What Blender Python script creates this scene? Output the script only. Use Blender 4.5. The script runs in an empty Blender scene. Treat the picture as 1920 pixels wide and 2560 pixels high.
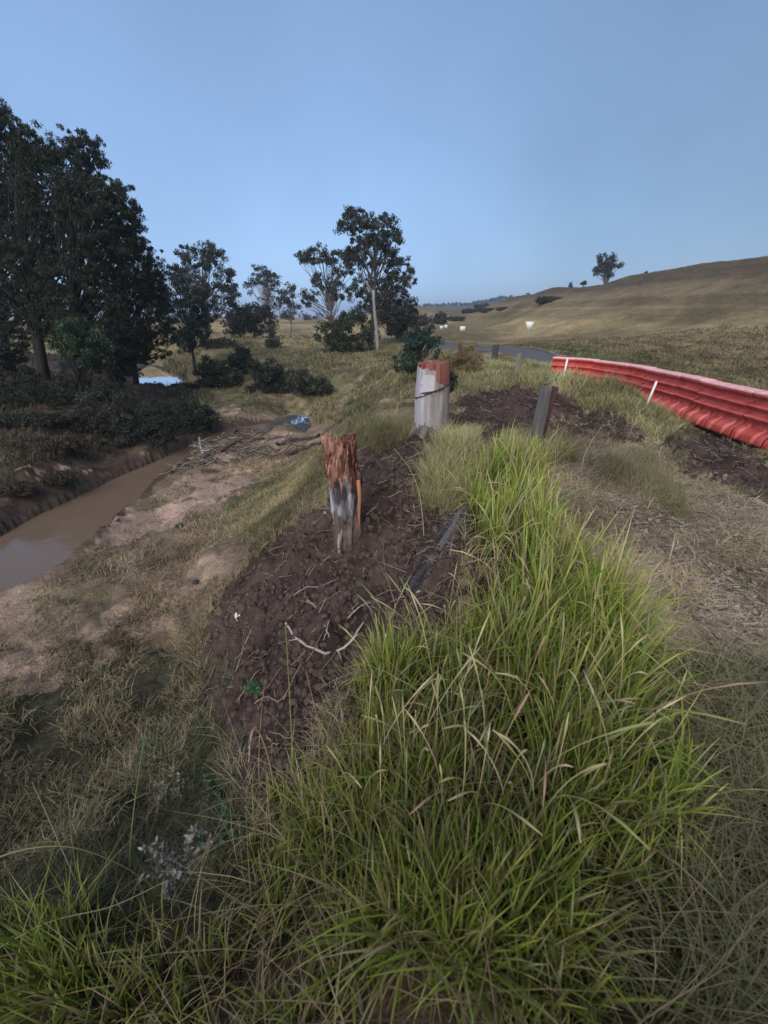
import bpy, math, random
import numpy as np
from mathutils import Vector, Matrix

# ------------------------------------------------------------------ camera, sky, light, exposure
S = bpy.context.scene
COL = bpy.context.collection
EYE = np.array([0.0, 0.0, 2.0])
PITCH = math.radians(27.1)
FPX = 961.0
cam_d = bpy.data.cameras.new("camera")
cam = bpy.data.objects.new("camera", cam_d)
COL.objects.link(cam)
cam.location = EYE
cam.rotation_euler = (math.pi / 2 - PITCH, 0, 0)
cam_d.sensor_fit = 'VERTICAL'
cam_d.sensor_height = 36.0
cam_d.lens = FPX / 2560 * 36.0
cam_d.clip_start = 0.02
cam_d.clip_end = 12000
cam_d.dof.use_dof = True
cam_d.dof.focus_distance = 5.5
cam_d.dof.aperture_fstop = 2.0
S.camera = cam

SUN_EL, SUN_ROT = math.radians(16), math.radians(205)
W = bpy.data.worlds.new("World")
S.world = W
W.use_nodes = True
nt = W.node_tree
bg = nt.nodes['Background']
sky = nt.nodes.new('ShaderNodeTexSky')
sky.sky_type = 'NISHITA'
sky.sun_disc = False
sky.sun_elevation = SUN_EL
sky.sun_rotation = SUN_ROT
sky.air_density = 1.0
sky.dust_density = 1.5
sky.ozone_density = 2.0
# thin, uneven high cloud greys the blue a little
tc = nt.nodes.new('ShaderNodeTexCoord')
nz = nt.nodes.new('ShaderNodeTexNoise')
nz.inputs['Scale'].default_value = 1.3
nz.inputs['Detail'].default_value = 3
nt.links.new(tc.outputs['Generated'], nz.inputs['Vector'])
rp = nt.nodes.new('ShaderNodeMapRange')
rp.inputs['From Min'].default_value = 0.35
rp.inputs['From Max'].default_value = 0.7
rp.inputs['To Min'].default_value = 0.78
rp.inputs['To Max'].default_value = 0.88
nt.links.new(nz.outputs['Fac'], rp.inputs['Value'])
mx = nt.nodes.new('ShaderNodeMixRGB')
nt.links.new(rp.outputs['Result'], mx.inputs['Fac'])
nt.links.new(sky.outputs['Color'], mx.inputs['Color1'])
sx = nt.nodes.new('ShaderNodeSeparateXYZ')
nt.links.new(tc.outputs['Generated'], sx.inputs[0])
cr = nt.nodes.new('ShaderNodeMixRGB')
cr.inputs['Color1'].default_value = (2.0, 3.3, 5.6, 1)
cr.inputs['Color2'].default_value = (0.36, 0.58, 1.2, 1)
nt.links.new(sx.outputs['Z'], cr.inputs['Fac'])
# the east side is greyer: a veil of cloud thickening towards the right
vr = nt.nodes.new('ShaderNodeMapRange')
vr.inputs['From Min'].default_value = -0.15; vr.inputs['From Max'].default_value = 0.88
vr.inputs['To Min'].default_value = 0.0; vr.inputs['To Max'].default_value = 0.88
nt.links.new(sx.outputs['X'], vr.inputs['Value'])
n2 = nt.nodes.new('ShaderNodeTexNoise'); n2.inputs['Scale'].default_value = 2.2; n2.inputs['Detail'].default_value = 4
nt.links.new(tc.outputs['Generated'], n2.inputs['Vector'])
ad = nt.nodes.new('ShaderNodeMath'); ad.operation = 'MULTIPLY_ADD'
nt.links.new(n2.outputs['Fac'], ad.inputs[0]); ad.inputs[1].default_value = 0.9
nt.links.new(vr.outputs['Result'], ad.inputs[2])
sb = nt.nodes.new('ShaderNodeMath'); sb.operation = 'SUBTRACT'; sb.use_clamp = True
nt.links.new(ad.outputs[0], sb.inputs[0]); sb.inputs[1].default_value = 0.36
vm = nt.nodes.new('ShaderNodeMixRGB')
nt.links.new(sb.outputs[0], vm.inputs['Fac'])
nt.links.new(cr.outputs['Color'], vm.inputs['Color1'])
vm.inputs['Color2'].default_value = (0.75, 1.2, 1.95, 1)
nt.links.new(vm.outputs['Color'], mx.inputs['Color2'])
nt.links.new(mx.outputs['Color'], bg.inputs['Color'])
bg.inputs['Strength'].default_value = 0.10

sun_d = bpy.data.lights.new("sun", 'SUN')
sun = bpy.data.objects.new("sun", sun_d)
COL.objects.link(sun)
sun_d.energy = 1.7
sun_d.angle = math.radians(65)
sun_d.color = (1.0, 0.90, 0.80)
sun.rotation_euler = (math.radians(48), 0, math.radians(-20))
sun.location = (-5, -10, 20)
S.view_settings.view_transform = 'Standard'
S.view_settings.look = 'None'
S.view_settings.gamma = 1
S.view_settings.exposure = 1.05

random.seed(7)
rng = np.random.default_rng(11)
SP, CP = math.sin(PITCH), math.cos(PITCH)
WATER = -3.0

# ------------------------------------------------------------------ helpers: rays, noise, terrain
def ray(u, v):
    xc = (np.asarray(u, float) - 960) / FPX
    yc = (1280 - np.asarray(v, float)) / FPX
    return np.stack([xc, CP + yc * SP, -SP + yc * CP], -1)

def at(u, v, Y):                      # point on the sight line at ground distance Y
    d = ray(u, v)
    return EYE + d * (np.asarray(Y, float) / d[..., 1])[..., None]

def on_z(u, v, z):                    # point on the sight line at height z
    d = ray(u, v)
    return EYE + d * ((z - EYE[2]) / d[..., 2])[..., None]

_perm = rng.permutation(256)
_grad = rng.uniform(-1, 1, 256)
def vnoise(x, y, z=0.0):
    x, y = np.asarray(x, float) + 1000, np.asarray(y, float) + 1000
    z = np.zeros_like(x) + z + 1000
    xi, yi, zi = np.floor(x).astype(int), np.floor(y).astype(int), np.floor(z).astype(int)
    xf, yf, zf = x - xi, y - yi, z - zi
    xf, yf, zf = [t * t * (3 - 2 * t) for t in (xf, yf, zf)]
    def g(a, b, c):
        return _grad[_perm[(_perm[(_perm[a & 255] + b) & 255] + c) & 255]]
    r = 0
    for dx in (0, 1):
        for dy in (0, 1):
            for dz in (0, 1):
                w = (xf if dx else 1 - xf) * (yf if dy else 1 - yf) * (zf if dz else 1 - zf)
                r = r + w * g(xi + dx, yi + dy, zi + dz)
    return r

def fbm(x, y, z=0.0, o=4):
    r, a, f = 0, 1.0, 1.0
    for k in range(o):
        r = r + a * vnoise(x * f + 17 * k, y * f - 9 * k, z * f if np.ndim(z) else z + k)
        a *= 0.5; f *= 2.03
    return r

# control points of the terrain: (u, v, z) near, (u, v, Y) by distance, and plain world ones
ctl = []
for u, v, z in [(1900,2400,0.05),(1500,2400,0.15),(960,2500,0.15),(1700,1900,0.05),(1850,1600,0.0),(1600,1400,0.0),
                (1300,2000,0.15),(1300,1600,0.12),(1880,1350,-0.1),(1750,1250,-0.1),(1450,1250,0.05),(1400,1120,0.0),(1600,1100,-0.12),
                (1880,1190,-0.3),(1250,1075,0.15),(1200,1000,0.22),(1320,985,0.22),(1450,1010,0.08),
                (1160,1380,0.12),(1000,1400,-0.12),(900,1600,-0.45),(750,1500,-0.95),(600,1500,-1.6),(520,1640,-2.15),
                (700,1350,-1.0),(790,1290,-0.6),(845,1370,-0.55),(900,1200,-0.25),(1000,1150,-0.02),(1035,1060,-0.02),
                (750,1800,-0.9),(650,1650,-1.3),(500,1900,-1.9),(200,2000,-2.1),(200,1750,-2.5),(500,2200,-1.2),(200,2450,-1.1),(800,2450,-0.2),
                (400,1450,-2.5),(480,1560,-2.4),(650,1250,-2.7),(350,1300,-2.85),(300,1400,-2.8),(500,1250,-2.78),(600,1150,-2.8),
                (700,1150,-2.7),(150,1600,-2.7),(0,1600,-2.75),(300,1550,-2.62),(700,1100,-2.85)]:
    p = on_z(u, v, z); ctl.append(p)
for u, v, Y in [(850,830,75),(600,820,85),(500,800,115),(700,870,42),(930,868,42),(850,920,30),(1000,940,18),(950,1000,12.5),(900,1035,10.3),
                (700,950,27),(800,1000,21.5),(100,1200,9.7),(0,1240,9.6),(250,1140,13.5),(100,1050,15),(300,1050,16.5),(110,950,22),(450,1020,21),
                (300,870,45),(100,870,45),(0,800,100),(560,940,30),
                (1300,920,16),(1300,880,25),(1410,936,11.3),(1616,1018,9.2),(1470,952,10.9),(1520,966,10.3),(1500,990,9.6),(1408,955,10.2),
                (1920,905,22),(1920,850,27),(1920,800,33),(1920,640,62),(1750,665,70),(1600,690,85),(1400,728,115),(1300,755,170),(1500,800,50),(1700,780,42),(1700,850,30),
                (1300,830,55),(1100,845,50),(1400,855,34),(1500,860,30),(1200,800,100),(1060,772,220),(1650,900,22),(1150,870,33),(1100,900,22)]:
    ctl.append(at(u, v, Y))
for p in [(7.0,4.0,-0.35),(7.0,7.2,-0.35),(6.9,9.3,-0.35),(6.2,11.6,-0.36),(9,6,-0.5),(12.5,8,-0.5),(9.0,14,-0.5),(9.3,20,-0.52),(11.5,17,-0.5),(17,14,-0.45),
          (0,-1.5,0.1),(-2,-1.5,-1.3),(2,-2,0.0),(-4.5,-2,-2.5),(7,-3,-0.35),(12,-6,-0.4),(-12,-5,-2.9),(-30,0,-2.0),(30,0,2),(0,-30,0),(-30,-30,-2.5),(30,-30,0),
          (85,100,5),(60,130,4),(80,200,2),(55,260,0),(0,330,-1),(-100,120,-1),(-200,60,-1),(-60,300,-1),(120,60,9),(200,0,8),(300,300,0),(-14,6.5,-2.9+1.0),
          (-12.5,9.5,-1.9),(-20,13,-1.8),(-600,1500,-2),(0,2500,-3),(600,1500,-2),(2500,0,0),(-2500,0,0),(0,-2500,0)]:
    ctl.append(np.array(p, float))
ctl = np.array(ctl)

def warp(x, y):
    r = np.sqrt(x * x + y * y) + 1e-6
    k = np.log1p(r / 1.5) / r
    return x * k, y * k

def _U(d2):
    return 0.5 * d2 * np.log(d2 + 1e-9)

cx, cy = warp(ctl[:, 0], ctl[:, 1])
N = len(ctl)
A = np.zeros((N + 3, N + 3))
A[:N, :N] = _U((cx[:, None] - cx) ** 2 + (cy[:, None] - cy) ** 2) + np.eye(N) * 0.002
A[:N, N] = 1; A[:N, N + 1] = cx; A[:N, N + 2] = cy
A[N:, :N] = A[:N, N:].T
wts = np.linalg.solve(A, np.concatenate([ctl[:, 2], [0, 0, 0]]))

creek_px = [(-160,1560),(0,1492),(30,1482),(110,1440),(200,1382),(285,1305),(330,1268),(400,1195),(450,1158),(505,1118),(560,1098),(620,1088),(672,1082),
            (676,1056),(640,1062),(560,1072),(500,1100),(420,1140),(300,1190),(200,1240),(100,1285),(0,1340),(-160,1400)]
brook_px = [(676,1062),(690,1050),(702,1040),(724,1030),(750,1034),(772,1044),(780,1064),(764,1084),(748,1080),(735,1066),(716,1060),(700,1068)]
pool_px = [(340,968),(385,984),(448,984),(460,950),(430,932),(372,912),(335,935)]
creek = on_z(*np.array(creek_px, float).T, WATER)[:, :2]
pool = on_z(*np.array(pool_px, float).T, WATER)[:, :2]
brook = on_z(*np.array(brook_px, float).T, WATER)[:, :2]

def inside(x, y, P):
    c = np.zeros(np.shape(x), bool)
    j = len(P) - 1
    for i in range(len(P)):
        a, b = P[i], P[j]
        t = ((a[1] > y) != (b[1] > y)) & (x < (b[0] - a[0]) * (y - a[1]) / (b[1] - a[1] + 1e-12) + a[0])
        c ^= t; j = i
    return c

def edge_dist(x, y, P):
    d = np.full(np.shape(x), 1e9)
    for i in range(len(P)):
        a, b = P[i - 1], P[i]
        ab = b - a; L = ab @ ab + 1e-12
        t = np.clip(((x - a[0]) * ab[0] + (y - a[1]) * ab[1]) / L, 0, 1)
        d = np.minimum(d, np.hypot(x - a[0] - t * ab[0], y - a[1] - t * ab[1]))
    return d

def base_h(x, y):
    wx, wy = warp(x, y)
    z = np.zeros(np.shape(x))
    for i in range(N):
        z += wts[i] * _U((wx - cx[i]) ** 2 + (wy - cy[i]) ** 2)
    return z + wts[N] + wts[N + 1] * wx + wts[N + 2] * wy

def H(x, y):
    x = np.asarray(x, float); y = np.asarray(y, float)
    z = base_h(x, y)
    r = np.hypot(x, y)
    a = np.clip(r / 40, 0, 1)
    q_ = np.clip((9 - r) / 2, 0, 1) * np.clip((1.3 - x) / .8, 0, 1) * np.clip((y - .8) / 1, 0, 1)
    z = z + q_ * (np.abs(fbm(x * 1.7, y * 1.7, 6.0, 3)) * .13 - .04 + np.abs(vnoise(x * 4, y * 4, 3.0)) * .03)
    z = z + fbm(x * 0.9, y * 0.9) * 0.05 * np.clip(r / 4, 0.3, 2.5) * (1 - 0.3 * a)
    z = z + fbm(x * 0.08, y * 0.08, o=3) * 0.55 * np.clip((r - 22) / 40, 0, 1)
    anyin = inside(x, y, creek) | inside(x, y, pool) | inside(x, y, brook)
    for P in (pool, brook, creek):
        R_, k_ = (3.0, .9) if P is creek else (7.0, .30)
        m = (x > P[:, 0].min() - R_) & (x < P[:, 0].max() + R_) & (y > P[:, 1].min() - R_) & (y < P[:, 1].max() + R_)
        if np.any(m):
            xm, ym = x[m], y[m]
            j = fbm(xm * 0.8, ym * 0.8, 5.0) * 0.25
            d = edge_dist(xm, ym, P) + j
            ins = inside(xm, ym, P)
            zz = z[m]; oth = anyin[m] & ~ins
            zi = WATER - 0.04 - np.clip(d, 0, 1.2) * 0.4
            zo = np.minimum(np.maximum(zz, WATER + 0.05), WATER + 0.05 + np.clip(d, 0, 7) * k_ + np.clip(d - R_ * .6, 0, 9) * 1.2)
            far = d > R_ * .88
            z[m] = np.where(ins, zi, np.where(oth, zz, np.where(far, np.maximum(zz, WATER + 0.05), zo)))
    return z

def gp(u, v):                          # where the sight line meets the ground (vectorised)
    d = ray(u, v)
    d = d / np.linalg.norm(d, axis=-1, keepdims=True)
    sh = d.shape[:-1]; d = d.reshape(-1, 3)
    t = np.full(len(d), 0.9); done = np.zeros(len(d), bool); lo = t.copy()
    for _ in range(420):
        q = EYE + d * t[:, None]
        below = q[:, 2] < H(q[:, 0], q[:, 1])
        done |= below
        if done.all(): break
        lo = np.where(done, lo, t)
        t = np.where(done, t, t * 1.018 + 0.01)
    hi = t.copy()
    for _ in range(12):
        m = (lo + hi) / 2
        q = EYE + d * m[:, None]
        b = q[:, 2] < H(q[:, 0], q[:, 1])
        hi = np.where(b, m, hi); lo = np.where(b, lo, m)
    q = EYE + d * hi[:, None]
    return q.reshape(sh + (3,))

def wpoly(px):
    a = np.array(px, float)
    return gp(a[:, 0], a[:, 1])[:, :2]

# ------------------------------------------------------------------ helpers: objects, meshes, materials
def tag(o, label=None, cat=None, group=None, kind=None):
    if label: o['label'] = label
    if cat: o['category'] = cat
    if group: o['group'] = group
    if kind: o['kind'] = kind
    return o

def mesh_np(name, V, F, mat, parent=None, col=None, smooth=False):
    """V (n,3); F (m,k) with one k, or list of such arrays; col (n,3)."""
    me = bpy.data.meshes.new(name)
    V = np.asarray(V, np.float32)
    Fs = F if isinstance(F, list) else [F]
    Fs = [np.asarray(f, np.int32) for f in Fs if len(f)]
    me.vertices.add(len(V)); me.vertices.foreach_set('co', V.ravel())
    tot = np.concatenate([np.full(len(f), f.shape[1], np.int32) for f in Fs])
    me.loops.add(int(tot.sum())); me.loops.foreach_set('vertex_index', np.concatenate([f.ravel() for f in Fs]))
    me.polygons.add(len(tot))
    st = np.concatenate([[0], np.cumsum(tot)[:-1]]).astype(np.int32)
    me.polygons.foreach_set('loop_start', st)
    me.polygons.foreach_set('loop_total', tot)
    if smooth: me.polygons.foreach_set('use_smooth', np.ones(len(tot), bool))
    me.update(calc_edges=True)
    if col is not None:
        at_ = me.color_attributes.new('col', 'FLOAT_COLOR', 'POINT')
        c = np.ones((len(V), 4), np.float32); c[:, :3] = col
        at_.data.foreach_set('color', c.ravel())
    if mat: me.materials.append(mat)
    o = bpy.data.objects.new(name, me)
    COL.objects.link(o)
    if parent is not None: o.parent = parent
    return o

def empty(name, loc, label=None, cat=None, group=None):
    o = bpy.data.objects.new(name, None)
    COL.objects.link(o)
    o.location = [float(t) for t in loc]
    o.empty_display_size = 0.2
    return tag(o, label, cat, group)

def material(name, rough=0.8, noise=0.0, nscale=20, bump=0.0, bscale=60, trans=0.0, color=None, spec=0.3, bdist=0.02):
    m = bpy.data.materials.new(name)
    m.use_nodes = True
    t = m.node_tree; n = t.nodes; l = t.links
    b = n['Principled BSDF']
    b.inputs['Roughness'].default_value = rough
    b.inputs['Specular IOR Level'].default_value = spec
    if color is None:
        a = n.new('ShaderNodeVertexColor'); a.layer_name = 'col'; src = a.outputs['Color']
    else:
        a = n.new('ShaderNodeRGB'); a.outputs[0].default_value = (*color, 1); src = a.outputs[0]
    g = n.new('ShaderNodeNewGeometry')
    if noise > 0:
        z = n.new('ShaderNodeTexNoise'); z.inputs['Scale'].default_value = nscale; z.inputs['Detail'].default_value = 8
        z.inputs['Roughness'].default_value = 0.7
        l.new(g.outputs['Position'], z.inputs['Vector'])
        r = n.new('ShaderNodeMapRange'); r.inputs['From Min'].default_value = 0.25; r.inputs['From Max'].default_value = 0.88
        r.inputs['To Min'].default_value = 1 - noise; r.inputs['To Max'].default_value = 1 + noise
        l.new(z.outputs['Fac'], r.inputs['Value'])
        v = n.new('ShaderNodeVectorMath'); v.operation = 'SCALE'
        l.new(src, v.inputs[0]); l.new(r.outputs['Result'], v.inputs['Scale'])
        src = v.outputs['Vector']
    l.new(src, b.inputs['Base Color'])
    if bump > 0:
        z = n.new('ShaderNodeTexNoise'); z.inputs['Scale'].default_value = bscale; z.inputs['Detail'].default_value = 10
        z.inputs['Roughness'].default_value = 0.65
        l.new(g.outputs['Position'], z.inputs['Vector'])
        q = n.new('ShaderNodeBump'); q.inputs['Strength'].default_value = bump; q.inputs['Distance'].default_value = bdist
        l.new(z.outputs['Fac'], q.inputs['Height']); l.new(q.outputs['Normal'], b.inputs['Normal'])
    if trans > 0:
        tr = n.new('ShaderNodeBsdfTranslucent'); l.new(src, tr.inputs['Color'])
        mxs = n.new('ShaderNodeMixShader'); mxs.inputs['Fac'].default_value = trans
        l.new(b.outputs[0], mxs.inputs[1]); l.new(tr.outputs[0], mxs.inputs[2])
        l.new(mxs.outputs[0], n['Material Output'].inputs['Surface'])
    return m

M = {
    'ground': material('ground_soil', 0.97, 0.55, 22, 1.0, 30, bdist=0.05, spec=0.15),
    'blade': material('grass_blade', 0.6, trans=0.3, spec=0.12),
    'leaf': material('foliage', 0.6, trans=0.2, spec=0.3),
    'bark': material('bark', 0.9, 0.35, 30, 0.8, 40),
    'wood': material('weathered_wood', 0.85, 0.35, 45, 0.9, 70, bdist=0.012),
    'clod': material('soil_clods', 0.97, 0.3, 40, 0.6, 50),
    'road': material('asphalt', 0.9, 0.3, 6, 0.3, 80, color=(0.10, 0.10, 0.108)),
    'white': material('white_paint', 0.5, 0.12, 30, color=(0.75, 0.75, 0.74)),
    'metal': material('galvanised_steel', 0.45, 0.1, 30, color=(0.45, 0.46, 0.47)),
    'paper': material('crumpled_paper', 0.8, 0.1, 30, color=(0.75, 0.72, 0.70)),
    'black': material('black_paint', 0.6, 0.1, 30, color=(0.02, 0.02, 0.022)),
    'rock': material('dark_stone', 0.9, 0.3, 20, 0.7, 30, color=(0.045, 0.04, 0.042)),
    'fluff': material('seed_fluff', 0.95, trans=0.4, color=(0.5, 0.5, 0.52)),
}

# coarse patchiness of the ground, so that far slopes are not smooth
t_ = M['ground'].node_tree; b_ = t_.nodes['Principled BSDF']; src_ = b_.inputs['Base Color'].links[0].from_socket
g_ = t_.nodes.new('ShaderNodeNewGeometry')
for sc_, am_ in ((0.55, .38), (3.1, .38)):
    z_ = t_.nodes.new('ShaderNodeTexNoise'); z_.inputs['Scale'].default_value = sc_; z_.inputs['Detail'].default_value = 7; z_.inputs['Roughness'].default_value = 0.75
    t_.links.new(g_.outputs['Position'], z_.inputs['Vector'])
    r_ = t_.nodes.new('ShaderNodeMapRange'); r_.inputs['From Min'].default_value = 0.3; r_.inputs['From Max'].default_value = 0.7
    r_.inputs['To Min'].default_value = 1 - am_; r_.inputs['To Max'].default_value = 1 + am_
    t_.links.new(z_.outputs['Fac'], r_.inputs['Value'])
    v_ = t_.nodes.new('ShaderNodeVectorMath'); v_.operation = 'SCALE'
    t_.links.new(src_, v_.inputs[0]); t_.links.new(r_.outputs['Result'], v_.inputs['Scale']); src_ = v_.outputs['Vector']
t_.links.new(src_, b_.inputs['Base Color'])

# red moulded plastic, chalky where it has faded
m = bpy.data.materials.new('red_plastic'); m.use_nodes = True
n = m.node_tree.nodes; l = m.node_tree.links; b = n['Principled BSDF']
g = n.new('ShaderNodeNewGeometry'); z = n.new('ShaderNodeTexNoise'); z.inputs['Scale'].default_value = 3.5; z.inputs['Detail'].default_value = 8
z.inputs['Roughness'].default_value = 0.7
l.new(g.outputs['Position'], z.inputs['Vector'])
r = n.new('ShaderNodeValToRGB')
r.color_ramp.elements[0].position = 0.35; r.color_ramp.elements[0].color = (0.46, 0.042, 0.03, 1)
r.color_ramp.elements[1].position = 0.72; r.color_ramp.elements[1].color = (0.66, 0.16, 0.13, 1)
l.new(z.outputs['Fac'], r.inputs['Fac']); l.new(r.outputs['Color'], b.inputs['Base Color'])
b.inputs['Roughness'].default_value = 0.42
b.inputs['Specular IOR Level'].default_value = 0.6
M['red'] = m
# faded dusty top of each unit, with sky reflection painted into the pink
M['redtop'] = material('faded_skylit_red', 0.5, 0.12, 12, color=(0.80, 0.42, 0.42), spec=0.6)

# muddy water
m = bpy.data.materials.new('muddy_water'); m.use_nodes = True
n = m.node_tree.nodes; l = m.node_tree.links; b = n['Principled BSDF']
b.inputs['Base Color'].default_value = (0.15, 0.108, 0.078, 1)
b.inputs['Roughness'].default_value = 0.08
b.inputs['IOR'].default_value = 1.33
g = n.new('ShaderNodeNewGeometry'); z = n.new('ShaderNodeTexNoise'); z.inputs['Scale'].default_value = 2.5; z.inputs['Detail'].default_value = 4
l.new(g.outputs['Position'], z.inputs['Vector'])
q = n.new('ShaderNodeBump'); q.inputs['Strength'].default_value = 0.22; q.inputs['Distance'].default_value = 0.05
l.new(z.outputs['Fac'], q.inputs['Height']); l.new(q.outputs['Normal'], b.inputs['Normal'])
M['water'] = m
m = m.copy(); m.name = 'still_water'; b = m.node_tree.nodes['Principled BSDF']
b.inputs['Base Color'].default_value = (0.75, 0.78, 0.82, 1); b.inputs['Metallic'].default_value = 0.9; b.inputs['Roughness'].default_value = 0.04  # pale metallic base puts extra sky reflection into the pools
m.node_tree.nodes['Bump'].inputs['Strength'].default_value = 0.02
M['still'] = m

def tube(pts, rad, sides=7, cap=True):
    """one tube along pts with radii; returns V, F(quads), caps"""
    P = np.asarray(pts, float); R = np.zeros(len(P)) + rad
    T = np.gradient(P, axis=0); T /= np.linalg.norm(T, axis=1, keepdims=True) + 1e-9
    ref = np.array([0.31, 0.77, 0.2]) if abs(T[0] @ np.array([0.31, 0.77, 0.2])) < 0.8 else np.array([1.0, 0, 0])
    A_ = np.cross(T, ref); A_ /= np.linalg.norm(A_, axis=1, keepdims=True) + 1e-9
    B_ = np.cross(T, A_)
    th = np.linspace(0, 2 * np.pi, sides, endpoint=False)
    V = P[:, None] + R[:, None, None] * (np.cos(th)[None, :, None] * A_[:, None] + np.sin(th)[None, :, None] * B_[:, None])
    V = V.reshape(-1, 3)
    n_ = len(P)
    i = np.arange(n_ - 1)[:, None] * sides; j = np.arange(sides)[None]
    F = np.stack([i + j, i + (j + 1) % sides, i + sides + (j + 1) % sides, i + sides + j], -1).reshape(-1, 4)
    return V, F

class Geo:
    def __init__(s): s.V = []; s.F = {}; s.C = []; s.n = 0
    def add(s, V, F, c=(0.5, 0.5, 0.5)):
        F = np.asarray(F)
        s.V.append(np.asarray(V, float)); s.F.setdefault(F.shape[1], []).append(F + s.n)
        cc = np.asarray(c, float)
        s.C.append(np.broadcast_to(cc, (len(V), 3)).copy()); s.n += len(V)
        return s
    def tube(s, pts, rad, sides=7, c=(0.5, 0.5, 0.5)):
        V, F = tube(pts, rad, sides); s.add(V, F, c)
        m_ = len(V)                                    # closed ends
        if sides == 4 or sides > 4:
            s.F.setdefault(sides, []).append(np.array([list(range(sides))[::-1]]) + s.n - m_)
            s.F[sides].append(np.array([list(range(m_ - sides, m_))]) + s.n - m_)
        return s
    def box(s, c, half, R=None, col=(0.5, 0.5, 0.5)):
        v = np.array([[x, y, z] for x in (-1, 1) for y in (-1, 1) for z in (-1, 1)], float) * half
        if R is not None: v = v @ np.array(R).T
        s.add(v + np.asarray(c, float), [[0, 1, 3, 2], [4, 6, 7, 5], [0, 4, 5, 1], [2, 3, 7, 6], [0, 2, 6, 4], [1, 5, 7, 3]], col)
        return s
    def build(s, name, mat, parent=None, smooth=False):
        return mesh_np(name, np.concatenate(s.V), [np.concatenate(f) for f in s.F.values()], mat, parent, np.concatenate(s.C), smooth)

def lerp3(a, b, t):
    return np.asarray(a)[None] * (1 - t[:, None]) + np.asarray(b)[None] * t[:, None]

def blades(roots, h, w, az, bend, droop, colA, colB, segs=4, up=None):
    """curved tapered grass blades; everything vectorised. colA base colours (n,3), colB tip colours."""
    n_ = len(roots)
    t = np.linspace(0, 1, segs + 1)
    d = np.stack([np.cos(az), np.sin(az), np.zeros(n_)], -1)
    tw = az + rng.uniform(-1.2, 1.2, n_)
    s_ = np.stack([-np.sin(tw), np.cos(tw), np.zeros(n_)], -1)
    z = h[:, None] * (t[None] - droop[:, None] * t[None] ** 2.6)
    o = h[:, None] * bend[:, None] * t[None] ** 1.9
    c = roots[:, None] + d[:, None] * o[..., None]; c[..., 2] += z
    ww = w[:, None] * (1 - t[None] ** 1.6) * 0.5 + 0.0002
    V = np.stack([c - s_[:, None] * ww[..., None], c + s_[:, None] * ww[..., None]], 2)   # n, segs+1, 2, 3
    m_ = (segs + 1) * 2
    base = (np.arange(n_) * m_)[:, None]; k = np.arange(segs)[None] * 2
    F = np.stack([base + k, base + k + 1, base + k + 3, base + k + 2], -1).reshape(-1, 4)
    tt = t[None, :, None] ** 1.2
    C = colA[:, None] * (1 - tt) + colB[:, None] * tt
    C = np.repeat(C[:, :, None], 2, 2)
    return V.reshape(-1, 3), F, C.reshape(-1, 3)

def pick(cols, n_, jit=0.18):
    c = np.array(cols, float)[rng.integers(0, len(cols), n_)]
    return c * (1 + rng.uniform(-jit, jit, (n_, 1))) * (1 + rng.uniform(-jit * .4, jit * .4, (n_, 3)))

def scatter(P, n_, rmin=0.0, power=2.0):
    """points inside a world polygon, density falling as 1/r^power"""
    out = []; tot = 0
    r = np.hypot(P[:, 0], P[:, 1]); th = np.arctan2(P[:, 0], P[:, 1])
    r0, r1 = max(r.min() * 0.6, rmin, 0.15), r.max()
    if inside(np.array([0.0]), np.array([0.0]), P)[0]: r0 = max(rmin, 0.15)
    t0, t1 = th.min(), th.max()
    for _ in range(60):
        a = rng.uniform(t0, t1, n_ * 2)
        q = rng.uniform(0, 1, n_ * 2)
        if power == 2.0: rr = r0 * (r1 / r0) ** q
        else:
            e = 2 - power; rr = (r0 ** e + q * (r1 ** e - r0 ** e)) ** (1 / e)
        x, y = rr * np.sin(a), rr * np.cos(a)
        k = inside(x, y, P)
        out.append(np.stack([x[k], y[k]], -1)); tot += k.sum()
        if tot >= n_: break
    return np.concatenate(out)[:n_]

# ------------------------------------------------------------------ ground
DIRT1 = wpoly([(470,1780),(500,1640),(530,1500),(640,1390),(700,1345),(790,1285),(835,1235),(880,1140),(930,1120),(1010,1065),(1070,1085),(1045,1160),(1050,1260),(1150,1290),(1190,1400),
               (1190,1500),(1100,1620),(900,1660),(870,1800),(760,1950),(620,2000),(540,1850)])
DIRT2 = wpoly([(1090,1075),(1120,1005),(1200,985),(1280,965),(1400,985),(1520,1025),(1620,1090),(1600,1115),(1450,1085),(1300,1095)])
DIRT3 = wpoly([(1730,1060),(1910,1165),(1990,1230),(1950,1260),(1760,1215),(1640,1125)])
SAND = [wpoly(p) for p in ([(235,1375),(330,1350),(430,1300),(560,1240),(650,1205),(640,1180),(560,1195),(470,1240),(330,1290)],
                           [(440,1200),(500,1215),(560,1165),(600,1140),(540,1140)], [(480,1240),(530,1215),(520,1190),(470,1215)],
                           [(660,1110),(740,1110),(720,1085),(640,1090)], [(0,1250),(180,1200),(200,1170),(0,1215)], [(520,1030),(600,1045),(600,1025),(530,1015)])]
GREENFLAT = wpoly([(560,1330),(700,1330),(790,1250),(820,1150),(800,1110),(690,1180),(600,1230)])
TALL = wpoly([(-250,2600),(-250,2350),(100,2250),(560,2300),(600,2100),(640,1950),(840,1900),(900,1700),(960,1640),(1120,1640),(1180,1560),(1180,1300),(1120,1230),(1240,1120),(1370,1150),(1400,1280),
              (1440,1420),(1640,1480),(1680,1700),(1700,1900),(1780,2150),(1700,2400),(1500,2800),(400,2800)])

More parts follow.
